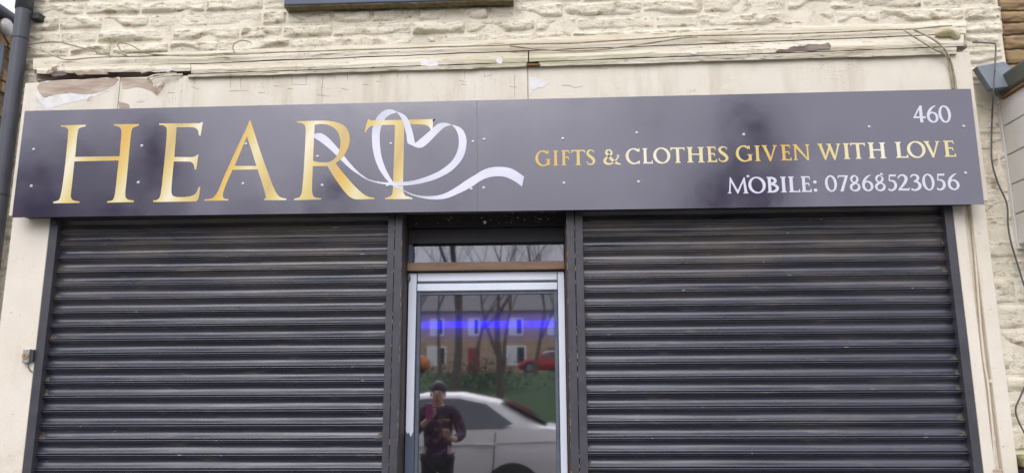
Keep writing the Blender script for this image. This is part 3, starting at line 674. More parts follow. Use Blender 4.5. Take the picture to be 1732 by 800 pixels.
for i, (px, py) in enumerate(((57,253),(53,315),(240,247),(234,309),(416,244),(411,311),(537,265),(545,313.6),(661,243.5),(655,314.5),(800,240),(819,236),(797,320),(818,318),(952,235),(954,310),(1077,225),(1080,308),(1258,228),(1265,299),(1470,215),(1491,295.5),(1630,214),(1633,293))):
    p = at(px, py, YS)
    if i == 0:
        mb = MB(); rings = []
        for rr, yy in ((.0085, 0), (.0075, -.0025), (.004, -.004)): rings.append([(p.x+rr*math.cos(t*math.pi/5), YS+yy, p.z+rr*math.sin(t*math.pi/5)) for t in range(10)])
        sc0 = mb.loft(rings).build('screw', M['screw'], sg, smooth=True); p0 = p
    else:
        o = sc0.copy(); COL.objects.link(o); o.parent = sg; o.location = (p.x-p0.x, 0, p.z-p0.z)
def px(pts, o, s): return [P2(o[0]+p[0]/s, o[1]+p[1]/s) for p in pts]
def smooth_loop(l, n=3, crn=.75):
    """rounds the traced outline with Catmull-Rom except at sharp corners"""
    out = []; N = len(l)
    V = [Vector(p) for p in l]
    def sharp(i):
        a = (V[i]-V[i-1]).normalized(); b = (V[(i+1) % N]-V[i]).normalized(); return a.dot(b) < crn
    for i in range(N):
        p1, p2 = V[i], V[(i+1) % N]
        p0 = V[i-1] if not sharp(i) else p1-(p2-p1)
        p3 = V[(i+2) % N] if not sharp((i+1) % N) else p2+(p2-p1)
        for k in range(n):
            t = k/n; out.append(tuple(.5*((2*p1)+(p2-p0)*t+(2*p0-5*p1+4*p2-p3)*t*t+(3*p1-p0-3*p2+p3)*t**3)))
    return out
HE = {
 'H': ((80,195), 5, [[(113,88),(118,98),(150,102),(172,118),(178,150),(160,345),(140,520),(122,640),(108,700),(90,722),(52,732),(52,745),(272,742),(274,730),(225,722),(205,705),(200,670),(215,540),(230,392),(605,384),(592,500),(575,650),(562,705),(545,722),(508,728),(508,740),(730,735),(732,722),(690,716),(668,700),(660,665),(672,540),(692,330),(708,170),(718,120),(735,104),(775,90),(775,76),(562,78),(562,88),(600,98),(622,115),(628,150),(625,190),(612,348),(236,354),(250,210),(262,130),(280,108),(325,96),(325,82)]]),
 'E': ((245,195), 5, [[(120,72),(122,84),(160,88),(182,104),(187,140),(180,250),(160,450),(140,630),(128,690),(105,715),(70,722),(72,735),(435,730),(455,700),(470,608),(455,608),(440,650),(410,678),(350,692),(270,692),(235,680),(225,650),(228,580),(245,392),(370,394),(400,402),(415,420),(422,460),(435,460),(455,334),(443,336),(425,350),(390,356),(250,354),(270,104),(400,104),(430,112),(450,130),(458,172),(472,175),(492,62),(480,62),(465,68),(440,70)]]),
 'A': ((340,195), 5, [[(413,45),(405,60),(385,110),(300,290),(200,510),(150,630),(120,680),(90,705),(30,712),(28,724),(232,722),(232,710),(200,706),(185,690),(190,650),(215,580),(268,463),(480,460),(520,580),(545,670),(550,700),(535,708),(535,720),(722,718),(722,706),(680,698),(650,675),(620,625),(560,470),(500,300),(430,80),(420,50)], [(390,180),(285,430),(470,430)]]),
 'R': ((490,190), 5, [[(60,78),(62,90),(105,96),(130,112),(136,150),(132,260),(122,450),(110,620),(100,690),(80,722),(38,732),(38,744),(268,738),(268,728),(220,722),(198,705),(190,670),(190,600),(197,457),(320,457),(370,540),(440,640),(490,700),(530,728),(580,738),(718,734),(718,724),(670,716),(620,690),(560,635),(500,570),(440,500),(388,432),(430,400),(465,360),(495,300),(508,235),(500,175),(470,125),(420,95),(350,78),(270,73)], [(212,108),(260,102),(320,108),(370,130),(405,165),(425,215),(428,280),(410,350),(375,400),(330,422),(270,425),(220,420),(198,410),(205,250)]]),
 'T': ((610,180), 4.705, [[(62,100),(80,112),(130,114),(560,104),(575,100),(575,190),(558,190),(550,170),(525,152),(480,146),(390,146),(345,148),(347,200),(342,400),(338,620),(340,680),(355,712),(412,728),(412,738),(195,740),(195,730),(235,716),(252,695),(258,640),(262,500),(270,300),(273,150),(130,152),(90,158),(65,172),(50,190),(40,210),(33,208),(45,150)]]),
}
for ch, (o, s, loops) in HE.items():
    MB().prism([smooth_loop(px(l, o, s)) for l in loops], YS-.0012, YS+.001).build('letter', M['gold_big'], sg)['label'] = 'large gold letter ' + ch
def cr_line(P, n=5):
    P = [Vector(p) for p in P]; out = []
    for i in range(len(P)-1):
        p0, p1, p2, p3 = P[max(i-1, 0)], P[i], P[i+1], P[min(i+2, len(P)-1)]
        for k in range(n):
            t = k/n; out.append(tuple(.5*((2*p1)+(p2-p0)*t+(2*p0-5*p1+4*p2-p3)*t*t+(3*p1-p0-3*p2+p3)*t**3)))
    out.append(tuple(P[-1])); return out
def resamp(P, n):
    P = [Vector(p) for p in P]; d = [0]
    for a, b in zip(P, P[1:]): d.append(d[-1]+(b-a).length)
    out = []; j = 0
    for i in range(n+1):
        t = d[-1]*i/n
        while j < len(P)-2 and d[j+1] < t: j += 1
        k = (t-d[j])/max(1e-9, d[j+1]-d[j]); out.append(tuple(P[j].lerp(P[j+1], min(1, k))))
    return out
def rib(A, B, y, n=40):
    A = resamp(cr_line(A), n); B = resamp(cr_line(B), n)
    MB().strip(B, A, y, YS+.0008).build('ribbon', M['ribbon'], sg, fix=True)
r4, r5, r6 = ((490,190), 5), ((610,180), 4.705), ((730,180), 4.705)
rib(px([(180,195),(245,177),(290,190),(350,240),(420,320),(500,420),(580,505),(670,570),(740,590),(800,598)], *r4), px([(200,213),(225,228),(260,250),(330,305),(400,370),(470,440),(540,500),(620,548),(680,577),(740,598),(800,611)], *r4), YS-.0009)
rib(px([(140*4.705/4.705-7,602-7),(140,602),(220,607),(300,606),(400,596),(500,570),(600,530),(680,480),(740,420),(775,340),(782,270),(770,210),(745,170),(720,150)], *r5), px([(133,611),(140,613),(220,626),(300,634),(400,628),(500,610),(600,580),(700,530),(770,470),(820,400),(842,310),(840,250),(815,190),(770,160),(722,148)], *r5), YS-.0020)
rib(px([(0,548),(60,580),(133,600),(145,603)], *r5), px([(0,556),(60,588),(133,611),(145,614)], *r5), YS-.0007, 10)
rib(px([(722,150),(690,135),(650,132),(610,145),(570,180),(500,240),(440,290),(426,298)], *r5), px([(722,152),(680,162),(640,190),(590,240),(530,300),(490,328),(450,330),(420,320)], *r5), YS-.0010)
rib(px([(295,47),(340,65),(375,100),(400,160),(420,230),(432,290),(440,300)], *r5), px([(290,50),(320,90),(345,150),(365,230),(375,293),(410,312),(440,328)], *r5), YS-.0022)
rib(px([(296,48),(250,28),(200,30),(160,55),(120,105),(95,180),(90,260),(100,360),(125,450),(165,530),(220,600),(265,640),(340,676)], *r5), px([(292,51),(250,62),(210,85),(185,120),(160,180),(152,250),(158,350),(175,430),(205,510),(250,590),(290,630),(345,668)], *r5), YS-.0011)
rib(px([(245,590),(290,632),(340,665),(400,695),(470,712),(540,716),(610,710),(680,690),(760,645),(840,590),(925,539)], *r5) + px([(370,530),(430,500),(480,487),(540,483),(610,490),(670,515),(735,560)], *r6), px([(225,605),(270,643),(340,674),(400,705),(470,726),(540,740),(620,742),(700,728),(790,690),(870,650),(925,614)], *r5) + px([(370,605),(430,575),(480,562),(540,558),(600,568),(660,598),(705,628),(720,640)], *r6), YS-.0024, 70)

# small lettering: serif capitals drawn stroke by stroke
TK, TN = .19, .085
def stem(x, w_=TK, y0=0, y1=1, s0=True, s1=True):
    e = .075; p = []
    p += [(x-e, y0), (x+w_+e, y0), (x+w_+e, y0+.035), (x+w_, y0+.1)] if s0 else [(x, y0), (x+w_, y0)]
    p += [(x+w_, y1-.1), (x+w_+e, y1-.035), (x+w_+e, y1), (x-e, y1), (x-e, y1-.035), (x, y1-.1)] if s1 else [(x+w_, y1), (x, y1)]
    if s0: p += [(x, y0+.1), (x-e, y0+.035)]
    return ('p', p)
def pl(*p): return ('p', list(p))
def sk(*pts): return ('s', pts)
def ring(cx, cy, rx, ry, a0=0, a1=360, thick=TK, thin=TN, tilt=10, n=40):
    pts = []
    for i in range(n+1):
        a = R(a0+(a1-a0)*i/n); wd = thin+(thick-thin)*abs(math.cos(a-R(tilt)))**1.3
        pts.append((cx+(rx-wd/2)*math.cos(a), cy+(ry-wd/2)*math.sin(a), wd))
    return ('r', pts)
def arm(x0, x1, y, d, th=TN):      # thin arm with a serif beak (d: +1 up, -1 down)
    return pl((x0, y-th/2), (x1-.06, y-th/2), (x1-.02, y-th/2-(.12 if d < 0 else 0)), (x1+.03, y-th/2-(.14 if d < 0 else 0)), (x1, y+th/2+(.14 if d > 0 else 0)), (x1-.04, y+th/2+(.1 if d > 0 else 0)), (x1-.07, y+th/2), (x0, y+th/2))
G = {
 'I': [stem(.1)],
 'F': [stem(.1), arm(.2, .62, 1-TN/2, -1), arm(.2, .56, .54, -1)],
 'E': [stem(.1), arm(.2, .60, 1-TN/2, -1), arm(.2, .54, .54, -1), arm(.2, .66, TN/2, 1)],
 'L': [stem(.1), arm(.2, .68, TN/2, 1)],
 'T': [stem(.36, s1=False), pl((.0, .80), (.035, .80), (.10, .91), (.81, .91), (.875, .80), (.91, .80), (.90, 1.03), (.86, 1), (.05, 1), (.01, 1.03))],
 'H': [stem(.1), stem(.72), pl((.2, .49), (.8, .49), (.8, .575), (.2, .575))],
 'N': [stem(.10, .10, s1=False), stem(.86, .10, s0=False), pl((.0, 1), (.24, 1), (.96, 0), (.88, -.03), (.10, .88), (.02, .97))],
 'V': [pl((-.02, 1), (.32, 1), (.30, .96), (.24, .93), (.50, .22), (.72, .92), (.66, .96), (.66, 1), (.90, 1), (.88, .95), (.82, .92), (.49, -.03), (.42, -.03), (.06, .92), (-.02, .96))],
 'W': [pl((-.02, 1), (.30, 1), (.24, .93), (.43, .22), (.62, .80), (.58, .93), (.5, .97), (.5, 1), (.80, 1), (.76, .93), (.97, .22), (1.16, .92), (1.08, .97), (1.08, 1), (1.34, 1), (1.32, .96), (1.26, .92), (.97, -.03), (.90, -.03), (.68, .62), (.43, -.03), (.36, -.03), (.06, .92), (-.02, .96))],
 'M': [pl((.0, 0), (.24, 0), (.24, .03), (.17, .07), (.24, .72), (.60, -.02), (.64, -.02), (1.0, .72), (1.04, .07), (.96, .03), (.96, 0), (1.28, 0), (1.28, .03), (1.22, .07), (1.10, 1.02), (1.05, 1.02), (.63, .20), (.23, 1.02), (.18, 1.02), (.08, .07), (0, .03))],
 'O': [ring(.52, .5, .54, .53)],
 'C': [ring(.52, .5, .54, .53, 48, 312), pl((.84, 1.02), (.90, 1.02), (.90, .78), (.87, .78), (.80, .90)), pl((.80, .10), (.87, .22), (.90, .22), (.88, .0), (.84, -.02))],
 'G': [ring(.52, .5, .54, .53, 48, 312), pl((.84, 1.02), (.90, 1.02), (.90, .78), (.87, .78), (.80, .90)), pl((.80, .03), (.985, .06), (.985, .38), (1.06, .43), (1.06, .455), (.70, .455), (.70, .43), (.80, .38))],
 'S': [sk((.60, .80, .05), (.55, .91, .07), (.38, .965, .08), (.20, .91, .13), (.13, .76, .17), (.24, .61, .19), (.42, .48, .20), (.55, .35, .19), (.58, .20, .17), (.47, .07, .12), (.28, .03, .08), (.12, .09, .07), (.06, .24, .05))],
 '&': [sk((.86, .58, .05), (1.0, .58, .08), (.90, .40, .09), (.72, .17, .09), (.50, .045, .10), (.28, .03, .13), (.12, .15, .17), (.12, .31, .16), (.27, .47, .12), (.46, .60, .12), (.56, .76, .13), (.48, .92, .10), (.34, .95, .09), (.24, .86, .14), (.24, .72, .16), (.42, .48, .18), (.68, .20, .18), (.90, .06, .13), (1.14, .01, .04))],
 'B': [stem(.1), ('r', [(.2+.36*math.sin(math.pi*i/20), .76-.195*math.cos(math.pi*i/20), .08+.10*math.sin(math.pi*i/20)) for i in range(21)]), ('r', [(.2+.46*math.sin(math.pi*i/20), .29-.25*math.cos(math.pi*i/20), .08+.11*math.sin(math.pi*i/20)) for i in range(21)])],
 ':': [ring(.1, .1, .10, .10, thick=.1, thin=.1), ring(.1, .62, .10, .10, thick=.1, thin=.1)],
 '0': [ring(.36, .5, .37, .52, thick=.17, tilt=12)],
 '7': [pl((.02, .82), (.06, .82), (.10, .91), (.48, .91), (.13, -.01), (.31, -.01), (.66, .96), (.66, 1), (.06, 1))],
 '8': [ring(.34, .75, .27, .255, thick=.14, tilt=-20), ring(.35, .255, .345, .275, thick=.16, tilt=-20)],
 '6': [ring(.36, .31, .36, .33, thick=.17, tilt=10), sk((.60, 1.0, .04), (.40, .90, .10), (.20, .70, .15), (.09, .46, .17), (.085, .30, .17))],
 '5': [pl((.16, 1), (.58, 1), (.62, 1.03), (.60, .88), (.22, .88), (.18, .64), (.10, .60)), sk((.13, .60, .06), (.30, .62, .10), (.47, .53, .15), (.54, .36, .18), (.48, .17, .16), (.32, .05, .12), (.16, .03, .10), (.04, .10, .12))],
 '2': [sk((.06, .74, .06), (.14, .89, .09), (.30, .96, .10), (.46, .89, .15), (.52, .74, .17), (.46, .55, .16), (.32, .35, .13), (.16, .16, .11), (.05, .05, .08)), pl((.02, 0), (.62, 0), (.68, .18), (.64, .18), (.58, .12), (.12, .12), (.02, .03))],
 '3': [sk((.06, .80, .06), (.14, .92, .09), (.30, .96, .10), (.44, .88, .14), (.47, .75, .15), (.38, .62, .12), (.22, .55, .08)), sk((.22, .55, .08), (.42, .51, .12), (.53, .37, .17), (.52, .20, .17), (.38, .06, .13), (.20, .02, .10), (.04, .08, .12))],
 '4': [pl((.0, .25), (.0, .32), (.40, 1.0), (.52, 1.0), (.52, .36), (.68, .36), (.68, .25), (.52, .25), (.52, 0), (.35, 0), (.35, .25)), ],
}
HOLE4 = [(.12, .36), (.35, .36), (.35, .76)]
def glyph(ch, xa, xb, base, cap, m, label=None):
    """xa..xb photo extents, base/cap photo y; drawn on the sign plane"""
    a, b = at(xa, base, YS), at(xb, base, YS); h = at((xa+xb)/2, cap, YS).z - (a.z+b.z)/2
    pr = []; us = []
    for k, d in G[ch]:
        if k == 'p': pr.append((k, d)); us += [p[0] for p in d]
        else:
            if k == 's':
                Q = cr_line([p[:2] for p in d], 6); Wd = cr_line([(p[2], 0) for p in d], 6); d = [(q[0], q[1], w_[0]) for q, w_ in zip(Q, Wd)]
            A = []; B = []; n = len(d)
            for i, p in enumerate(d):
                t = Vector(d[min(i+1, n-1)][:2])-Vector(d[max(i-1, 0)][:2])
                if ch in '0O' or (k == 'r' and abs(d[0][0]-d[-1][0]) < 1e-6 and abs(d[0][1]-d[-1][1]) < 1e-6):
                    t = Vector(d[(i+1) % (n-1)][:2])-Vector(d[(i-1) % (n-1)][:2])
                t.normalize(); A.append((p[0]-t.y*p[2]/2, p[1]+t.x*p[2]/2)); B.append((p[0]+t.y*p[2]/2, p[1]-t.x*p[2]/2))
            pr.append(('s', A, B)); us += [q[0] for q in A+B]
    u0, u1 = min(us), max(us); mb = MB()
    def mp(p):
        t = (p[0]-u0)/(u1-u0); return (a.x+(b.x-a.x)*t, a.z+(b.z-a.z)*t+p[1]*h)
    for i, q in enumerate(pr):
        y = YS-.0010-.00012*i
        if q[0] == 'p': mb.prism([[mp(p) for p in q[1]]] + ([[mp(p) for p in HOLE4]] if ch == '4' else []), y, YS+.001)
        else: mb.strip([mp(p) for p in q[1]], [mp(p) for p in q[2]], y, YS+.001)
    o = mb.build('letter' if ch.isalpha() or ch in '&:' else 'digit', m, sg, fix=True)
    return o
line1 = [('G',905.7,931.7),('I',935.9,944),('F',950,964),('T',966.5,990),('S',992,1007),('&',1020.5,1050.7),('C',1058.7,1082.5),('L',1087.5,1104.3),('O',1105.4,1134.3),('T',1134.8,1159),('H',1162.6,1191.5),('E',1196.6,1213.2),('S',1215.7,1232.4),('G',1245.4,1273.7),('I',1277.7,1286.4),('V',1289.5,1315.8),('E',1322,1339.5),('N',1342,1370.5),('W',1384,1423.8),('I',1427.5,1438),('T',1439.8,1465),('H',1469.8,1499.3),('L',1516,1536.8),('O',1535.5,1566.8),('V',1564.5,1591.7),('E',1598,1617.6)]
for ch, xa, xb in line1:
    t = ((xa+xb)/2-918)/(1608-918); glyph(ch, xa, xb, 281.0+(265.5-281.0)*t, 255.6+(238.3-255.6)*t, M['gold_small'])
TK = .14
for ch, xa, xb in [('M',1231,1266),('O',1266.5,1296),('B',1298,1318),('I',1321.5,1331),('L',1334.6,1354),('E',1356,1373.4),(':',1376.6,1382.6)]:
    t = (xa-1231)/(1384-1231); glyph(ch, xa, xb, 327.4-3.0*t, 300.6-2.6*t, M['white_print'])
for ch, xa, xb in [('0',1396.5,1416.7),('7',1418.4,1436.2),('8',1438,1456),('6',1459,1478),('8',1480.6,1498.6),('5',1502.2,1518.2),('2',1519.6,1539.4),('3',1541.2,1559.4),('0',1561.4,1582),('5',1584.4,1600.6),('6',1604,1623.8)]:
    t = (xa-1396.5)/(1604-1396.5); glyph(ch, xa, xb, 324.2-2.8*t, 297.2-3.4*t, M['white_print'])
for ch, xa, xb in [('4',1546,1566.7),('6',1568.8,1588.3),('0',1589,1609.8)]: glyph(ch, xa, xb, 207.6, 179.2, M['white_print'])

# ------------------------------------------------------------------ small fittings on the facade
YP = -.075
pA, pB = at(38.5, 30, YP), at(10, 262, YP); pxx = (pA.x+pB.x)/2
dp = MB().tube([(pxx, YP, -.05), (pxx, YP, 6.0)], .041, 20, False).build('drainpipe', M['pvcgrey'], smooth=True)
tag(dp, 'dark grey round drainpipe running up the left corner of the shop wall', 'drainpipe')
for zz in (az(42, 17, YP), az(35, 66, YP), az(5, 330, YP)):
    MB().tube([(pxx, YP, zz-.004), (pxx, YP, zz)], .0435, 20).build('joint_ring', M['blackplastic'], dp, smooth=False)
zz = az(42, 17, YP); MB().tube([(pxx, YP, zz), (pxx, YP, zz+.3)], .0455, 20).build('pipe_socket', M['pvcgrey'], dp, smooth=True)
zz = az(62, 25, YP)
MB().box(pxx+.03, YP+.01, zz-.02, pxx+.085, .01, zz+.02).build('pipe_clip', M['blackplastic'], dp, bevel=.004)

def cable(name, pts, Y, r, m, label, cat='cable', n=5, jig=.004, sag=True):
    P = [];
    for p in pts:
        q = at(p[0], p[1], p[2] if len(p) > 2 else Y); P.append(q)
    out = []
    for i in range(len(P)-1):
        p0, p1, p2, p3 = P[max(i-1, 0)], P[i], P[i+1], P[min(i+2, len(P)-1)]
        for k in range(n):
            t = k/n; q = .5*((2*p1)+(p2-p0)*t+(2*p0-5*p1+4*p2-p3)*t*t+(3*p1-p0-3*p2+p3)*t**3)
            q = q + Vector((0, 0, jig*noise.noise((q.x*6, r*900, 2)))); out.append(q)
    out.append(P[-1])
    o = MB().tube(out, r, 6).build(name, M[m], smooth=True); return tag(o, label, cat)
YC = -.112
cable('cable', [(46,77,-.03),(75,72,-.05),(105,73),(150,84),(190,95),(240,95),(300,94),(400,91),(520,87),(640,83.5),(760,79.5),(860,76),(960,73.5),(1060,68),(1150,62),(1250,59.5),(1350,57),(1450,53),(1560,48),(1610,44)], YC, .0042, 'cable', 'long thin painted cable draped along the top of the cornice')
cable('cable', [(48,80,-.03),(80,90),(110,101),(150,98.5),(210,95.5),(208,92),(192,89),(197,86.5),(210,94),(203,84),(199,76),(206,73),(225,78),(246,90),(275,93.5),(330,95),(420,92)], YC-.008, .0036, 'cable', 'thin cable tied in a loop above the left end of the sign')
cable('cable', [(398,91),(394,82),(397,74),(408,68.5),(420,70),(425,73)], YC-.004, .003, 'cable', 'short loose wire end curling up from the cornice cable')
cable('cable', [(862,78),(900,83),(960,86.5),(1020,84),(1080,76),(1140,67),(1180,62.5)], YC-.01, .0045, 'cable', 'slack second cable sagging below the cornice cable above the gold text')
cable('cable', [(1545,50,-.13),(1570,62,-.15),(1592,78,-.17),(1604,95,-.16),(1612,120,-.142),(1617,150,-.142),(1618,165,-.142)], YC, .0055, 'cable', 'painted cable dropping over the cornice end and behind the house number')
cable('cable', [(1528,50,-.13),(1552,66,-.155),(1580,84,-.175),(1600,96,-.16),(1607,120,-.142),(1612,152,-.142)], YC, .0045, 'cable', 'thinner painted cable crossing the cornice end beside the other drop cable')
cable('cable', [(1645,72,-.04),(1678,74,-.05),(1684,78,-.06),(1683,110,-.16),(1680,160,-.20),(1678,200,-.06),(1677,240,-.045),(1678,275,-.045),(1688,310,-.045),(1703,345,-.045),(1705,380,-.045),(1710,410,-.045),(1722,450,-.045),(1734,488,-.045),(1748,530,-.045),(1752,580,-.045),(1742,630,-.045),(1726,670,-.045),(1718,690,-.045),(1722,710,-.045),(1736,740,-.045),(1750,790,-.045),(1760,860,-.045)], -.045, .0042, 'wire', 'dark cable snaking down the painted stones at the right edge', jig=.002)
cd_ = cable('conduit', [(1641,342,-.1),(1649,430,-.1),(1656,520,-.1),(1663,600,-.1),(1671,650,-.1),(1676,700,-.1),(1681,760,-.1),(1684,820,-.1),(1692,900,-.1)], -.1, .0058, 'pilaster', 'thin cream painted conduit running down the groove right of the shutter', 'pipe', jig=.0015)
for p in ((1676,644),(1680,741)):
    q = at(*p, -.1); MB().tube([(q.x, -.1, q.z-.008), (q.x, -.1, q.z+.008)], .009, 8).build('conduit_clip', M['pilaster'], cd_)
# key switch beside the left shutter
k0, k1 = at(41, 614, YF), at(55, 590, YF)
ks = MB().box(k0.x, YF-.022, k0.z, k1.x, YF, k1.z).build('key_switch', M['steel'], bevel=.004); tag(ks, 'small square shutter key switch with brass lock on the left pilaster', 'switch')
kc = (k0+k1)/2
MB().tube([(kc.x, YF-.0265, kc.z), (kc.x, YF-.021, kc.z)], .0165, 18).build('lock_barrel', M['brass'], ks)
MB().box(kc.x-.0015, YF-.0275, kc.z-.008, kc.x+.0015, YF-.026, kc.z+.008).build('key_slot', M['blackplastic'], ks)
MB().box(k1.x+.001, YF-.016, kc.z-.03, gl0-.001, YF-.001, kc.z+.032).build('switch_bracket', M['guide'], ks)
MB().tube([(k1.x-.006, YF-.012, k0.z), (k1.x-.004, YF-.012, k0.z-.018), (k1.x+.004, YF-.01, k0.z-.035), (gl0-.002, YF-.006, k0.z-.045)], .003, 6).build('switch_cable', M['wire'], ks, smooth=True)

# ------------------------------------------------------------------ neighbouring shop at the right
nb = empty('neighbour_shop', (XR+.6, 0, 0), 'brown stone neighbouring building with white boarded projecting shop box', 'building')
NX1 = XR+3.0
nm = MB().box(XR+.012, .035, 2.2, NX1, .3, 6.0).build('stone_wall', M['sandmortar'], nb)
z = 3.02
while z < 4.5:
    b = z+random.choice((.06, .07, .085)); course(XR+.02, XR+1.3, z, b, random.uniform(.12, .3), yb=.03, out=.022, m='sand', parent=nm, gap=.012); z = b
xr_ = ax(1714, 349, -.03)
zb, ztp = az(1723, 414, -.03), az(1693, 172, -.03)
MB().box(xr_+.012, -.34, zb, NX1, .03, ztp).build('shop_box', M['mortar'], nb)
bh = .157; z = zb
while z < ztp-.02:
    e = min(z+bh, ztp); MB().box(xr_, -.342, z+.004, xr_+.010, -.035, e-.003).build('cladding_board', M['whiteboard'], nb, bevel=.003); z = e
MB().box(xr_-.004, -.03, zb-.02, xr_+.03, .02, ztp).build('edge_trim', M['upvc'], nb)
gt = MB(); gt.box(xr_-.03, -.40, ztp+.012, xr_+.10, -.06, ztp+.115); gt = gt.build('gutter', M['olive'], nb, bevel=.015)
MB().box(xr_-.02, -.39, ztp-.002, xr_+.08, -.065, ztp+.011).build('gutter_board', M['rust'], nb)
MB().blob((xr_+.0, -.075, ztp+.05), .045, .03, .055).build('gutter_end', M['lead'], nb, smooth=True)
f0, f1, f2, f3 = at(1652, 112, -.10), at(1699, 104, -.10), at(1712, 132, -.16), at(1662, 152, -.16)
v = [f0, f1, Vector((f1.x+.07, -.17, f3.z+.02)), Vector((f0.x+.02, -.17, f3.z))]
fl = MB(); fl.add([tuple(p) for p in v] + [(p.x, p.y+.05, p.z) for p in v], [(3, 2, 1, 0), (4, 5, 6, 7), (0, 1, 5, 4), (1, 2, 6, 5), (2, 3, 7, 6), (3, 0, 4, 7)])
fl.build('lead_flashing', M['lead'], nb, bevel=.006)
# mossy ledge with dark bracket at the lower right
zl0 = az(1712, 790, -.13)
lg = MB(); lg.box(PR1+.02, -.17, az(1712, 772, -.15)-.055, NX1, 0, az(1712, 772, -.15)).build('mossy_ledge', M['moss'], nb, bevel=.012)
zlz = az(1712, 772, -.15)-.058
MB().add([(PR1+.02, -.165, zlz), (NX1, -.165, zlz), (NX1, -.02, zlz), (PR1+.02, -.02, zlz), (PR1+.02, -.165, zlz-.035), (NX1, -.165, zlz-.04), (NX1, -.02, zlz-.04), (PR1+.02, -.02, zlz-.035)], [(0, 1, 2, 3), (7, 6, 5, 4), (4, 5, 1, 0), (5, 6, 2, 1), (6, 7, 3, 2), (7, 4, 0, 3)]).build('window_head', M['guide'], nb)
q = at(1684, 797, -.12); tb = MB().box(q.x-.018, -.135, q.z-.08, q.x+.025, -.112, q.z+.012).build('timber_block', M['bare'], bevel=.003); tag(tb, 'small bare timber block under the mossy ledge', 'block')

# ------------------------------------------------------------------ house across the side street at the left
hx = -7.2
lh = empty('side_street_house', (hx-2, 6, 0), 'brown stone house with white boarding and grey gutter beyond the drainpipe', 'building')
def atx(px_, py_, X):
    d = RT*((px_-866)/F_PX) - UP*((py_-400)/F_PX) + FW; return CAM + d*((X-CAM.x)/d.x)
zg_ = atx(12, 33, hx).z
lw = MB().box(hx-8, 1.5, -.1, hx-.03, 20, zg_-.05).build('stone_wall', M['sandmortar'], lh)
z = zg_ - .05; rws = 0
ywin0, ywin1 = atx(-30, 70, hx).y, atx(9, 90, hx).y
zwt = atx(8, 72, hx).z
while z > zg_-2.6:
    y = 4.2 - (rws % 2)*.2
    while y < 9.5:
        ln = random.uniform(.35, .6)
        if not (y+ln > ywin0 and y < ywin1 and z < zwt):
            MB().box(hx-.04, y+.006, z-.15, hx+random.uniform(-.008, .012), y+ln-.006, z-.012).build('stone', M['sand'], lw, bevel=.008)
        y += ln
    z -= .16; rws += 1
ww = MB().box(hx-.028, ywin0+.02, zwt-1.5, hx-.012, ywin1-.02, zwt-.02).build('window', M['frame'], lh)
MB().box(hx-.02, ywin0+.12, zwt-1.4, hx-.006, ywin1-.12, zwt-.12).build('pane', M['darkglass'], ww)
mb = MB(); n = 10; A = []; B = []
for i in range(n+1):
    t = i/n; y = ywin0-.05+(ywin1-ywin0+.1)*t; c = .12*math.sin(math.pi*t); A.append((y, zwt+c)); B.append((y, zwt+c+.16))
vs = [(hx+.016, p[0], p[1]) for p in A]+[(hx+.016, p[0], p[1]) for p in B]
mb.add(vs, [(i, i+1, n+2+i, n+1+i) for i in range(n)]); ar = mb.build('window_arch', M['sand'], lh); so = ar.modifiers.new('t', 'SOLIDIFY'); so.thickness = .05
MB().tube([(hx+.09, 1.5, zg_-.02), (hx+.09, 20, zg_-.02)], .085, 10).build('gutter', M['pvcgrey'], lh, smooth=True)
MB().box(hx-.3, 1.5, zg_+.05, hx+.02, 20, zg_+.12).build('gutter_board', M['guide'], lh)
for k in range(12):
    x_, z_ = hx-.02-k*.16, zg_+.15+k*.15
    MB().prism([[(x_, z_), (x_-.02, z_-.03), (x_-.18, z_+.11), (x_-.155, z_+.145)]], 1.5, 20).build('roof_board', M['whiteboard'], lh)
MB().prism([[(hx-.1, zg_-.04), (hx-2.2, zg_+1.95), (hx-8, zg_+1.95), (hx-8, zg_-.04)]], 1.52, 19.98).build('attic', M['slate'], lh)
p = atx(3, 47, hx+.1); MB().blob((hx+.16, p.y, p.z), .07, .12, .12).build('lamp', M['steel'], lh, smooth=True)
MB().tube([(hx+.02, p.y, p.z), (hx+.16, p.y, p.z)], .03, 6).build('lamp_arm', M['steel'], lh)

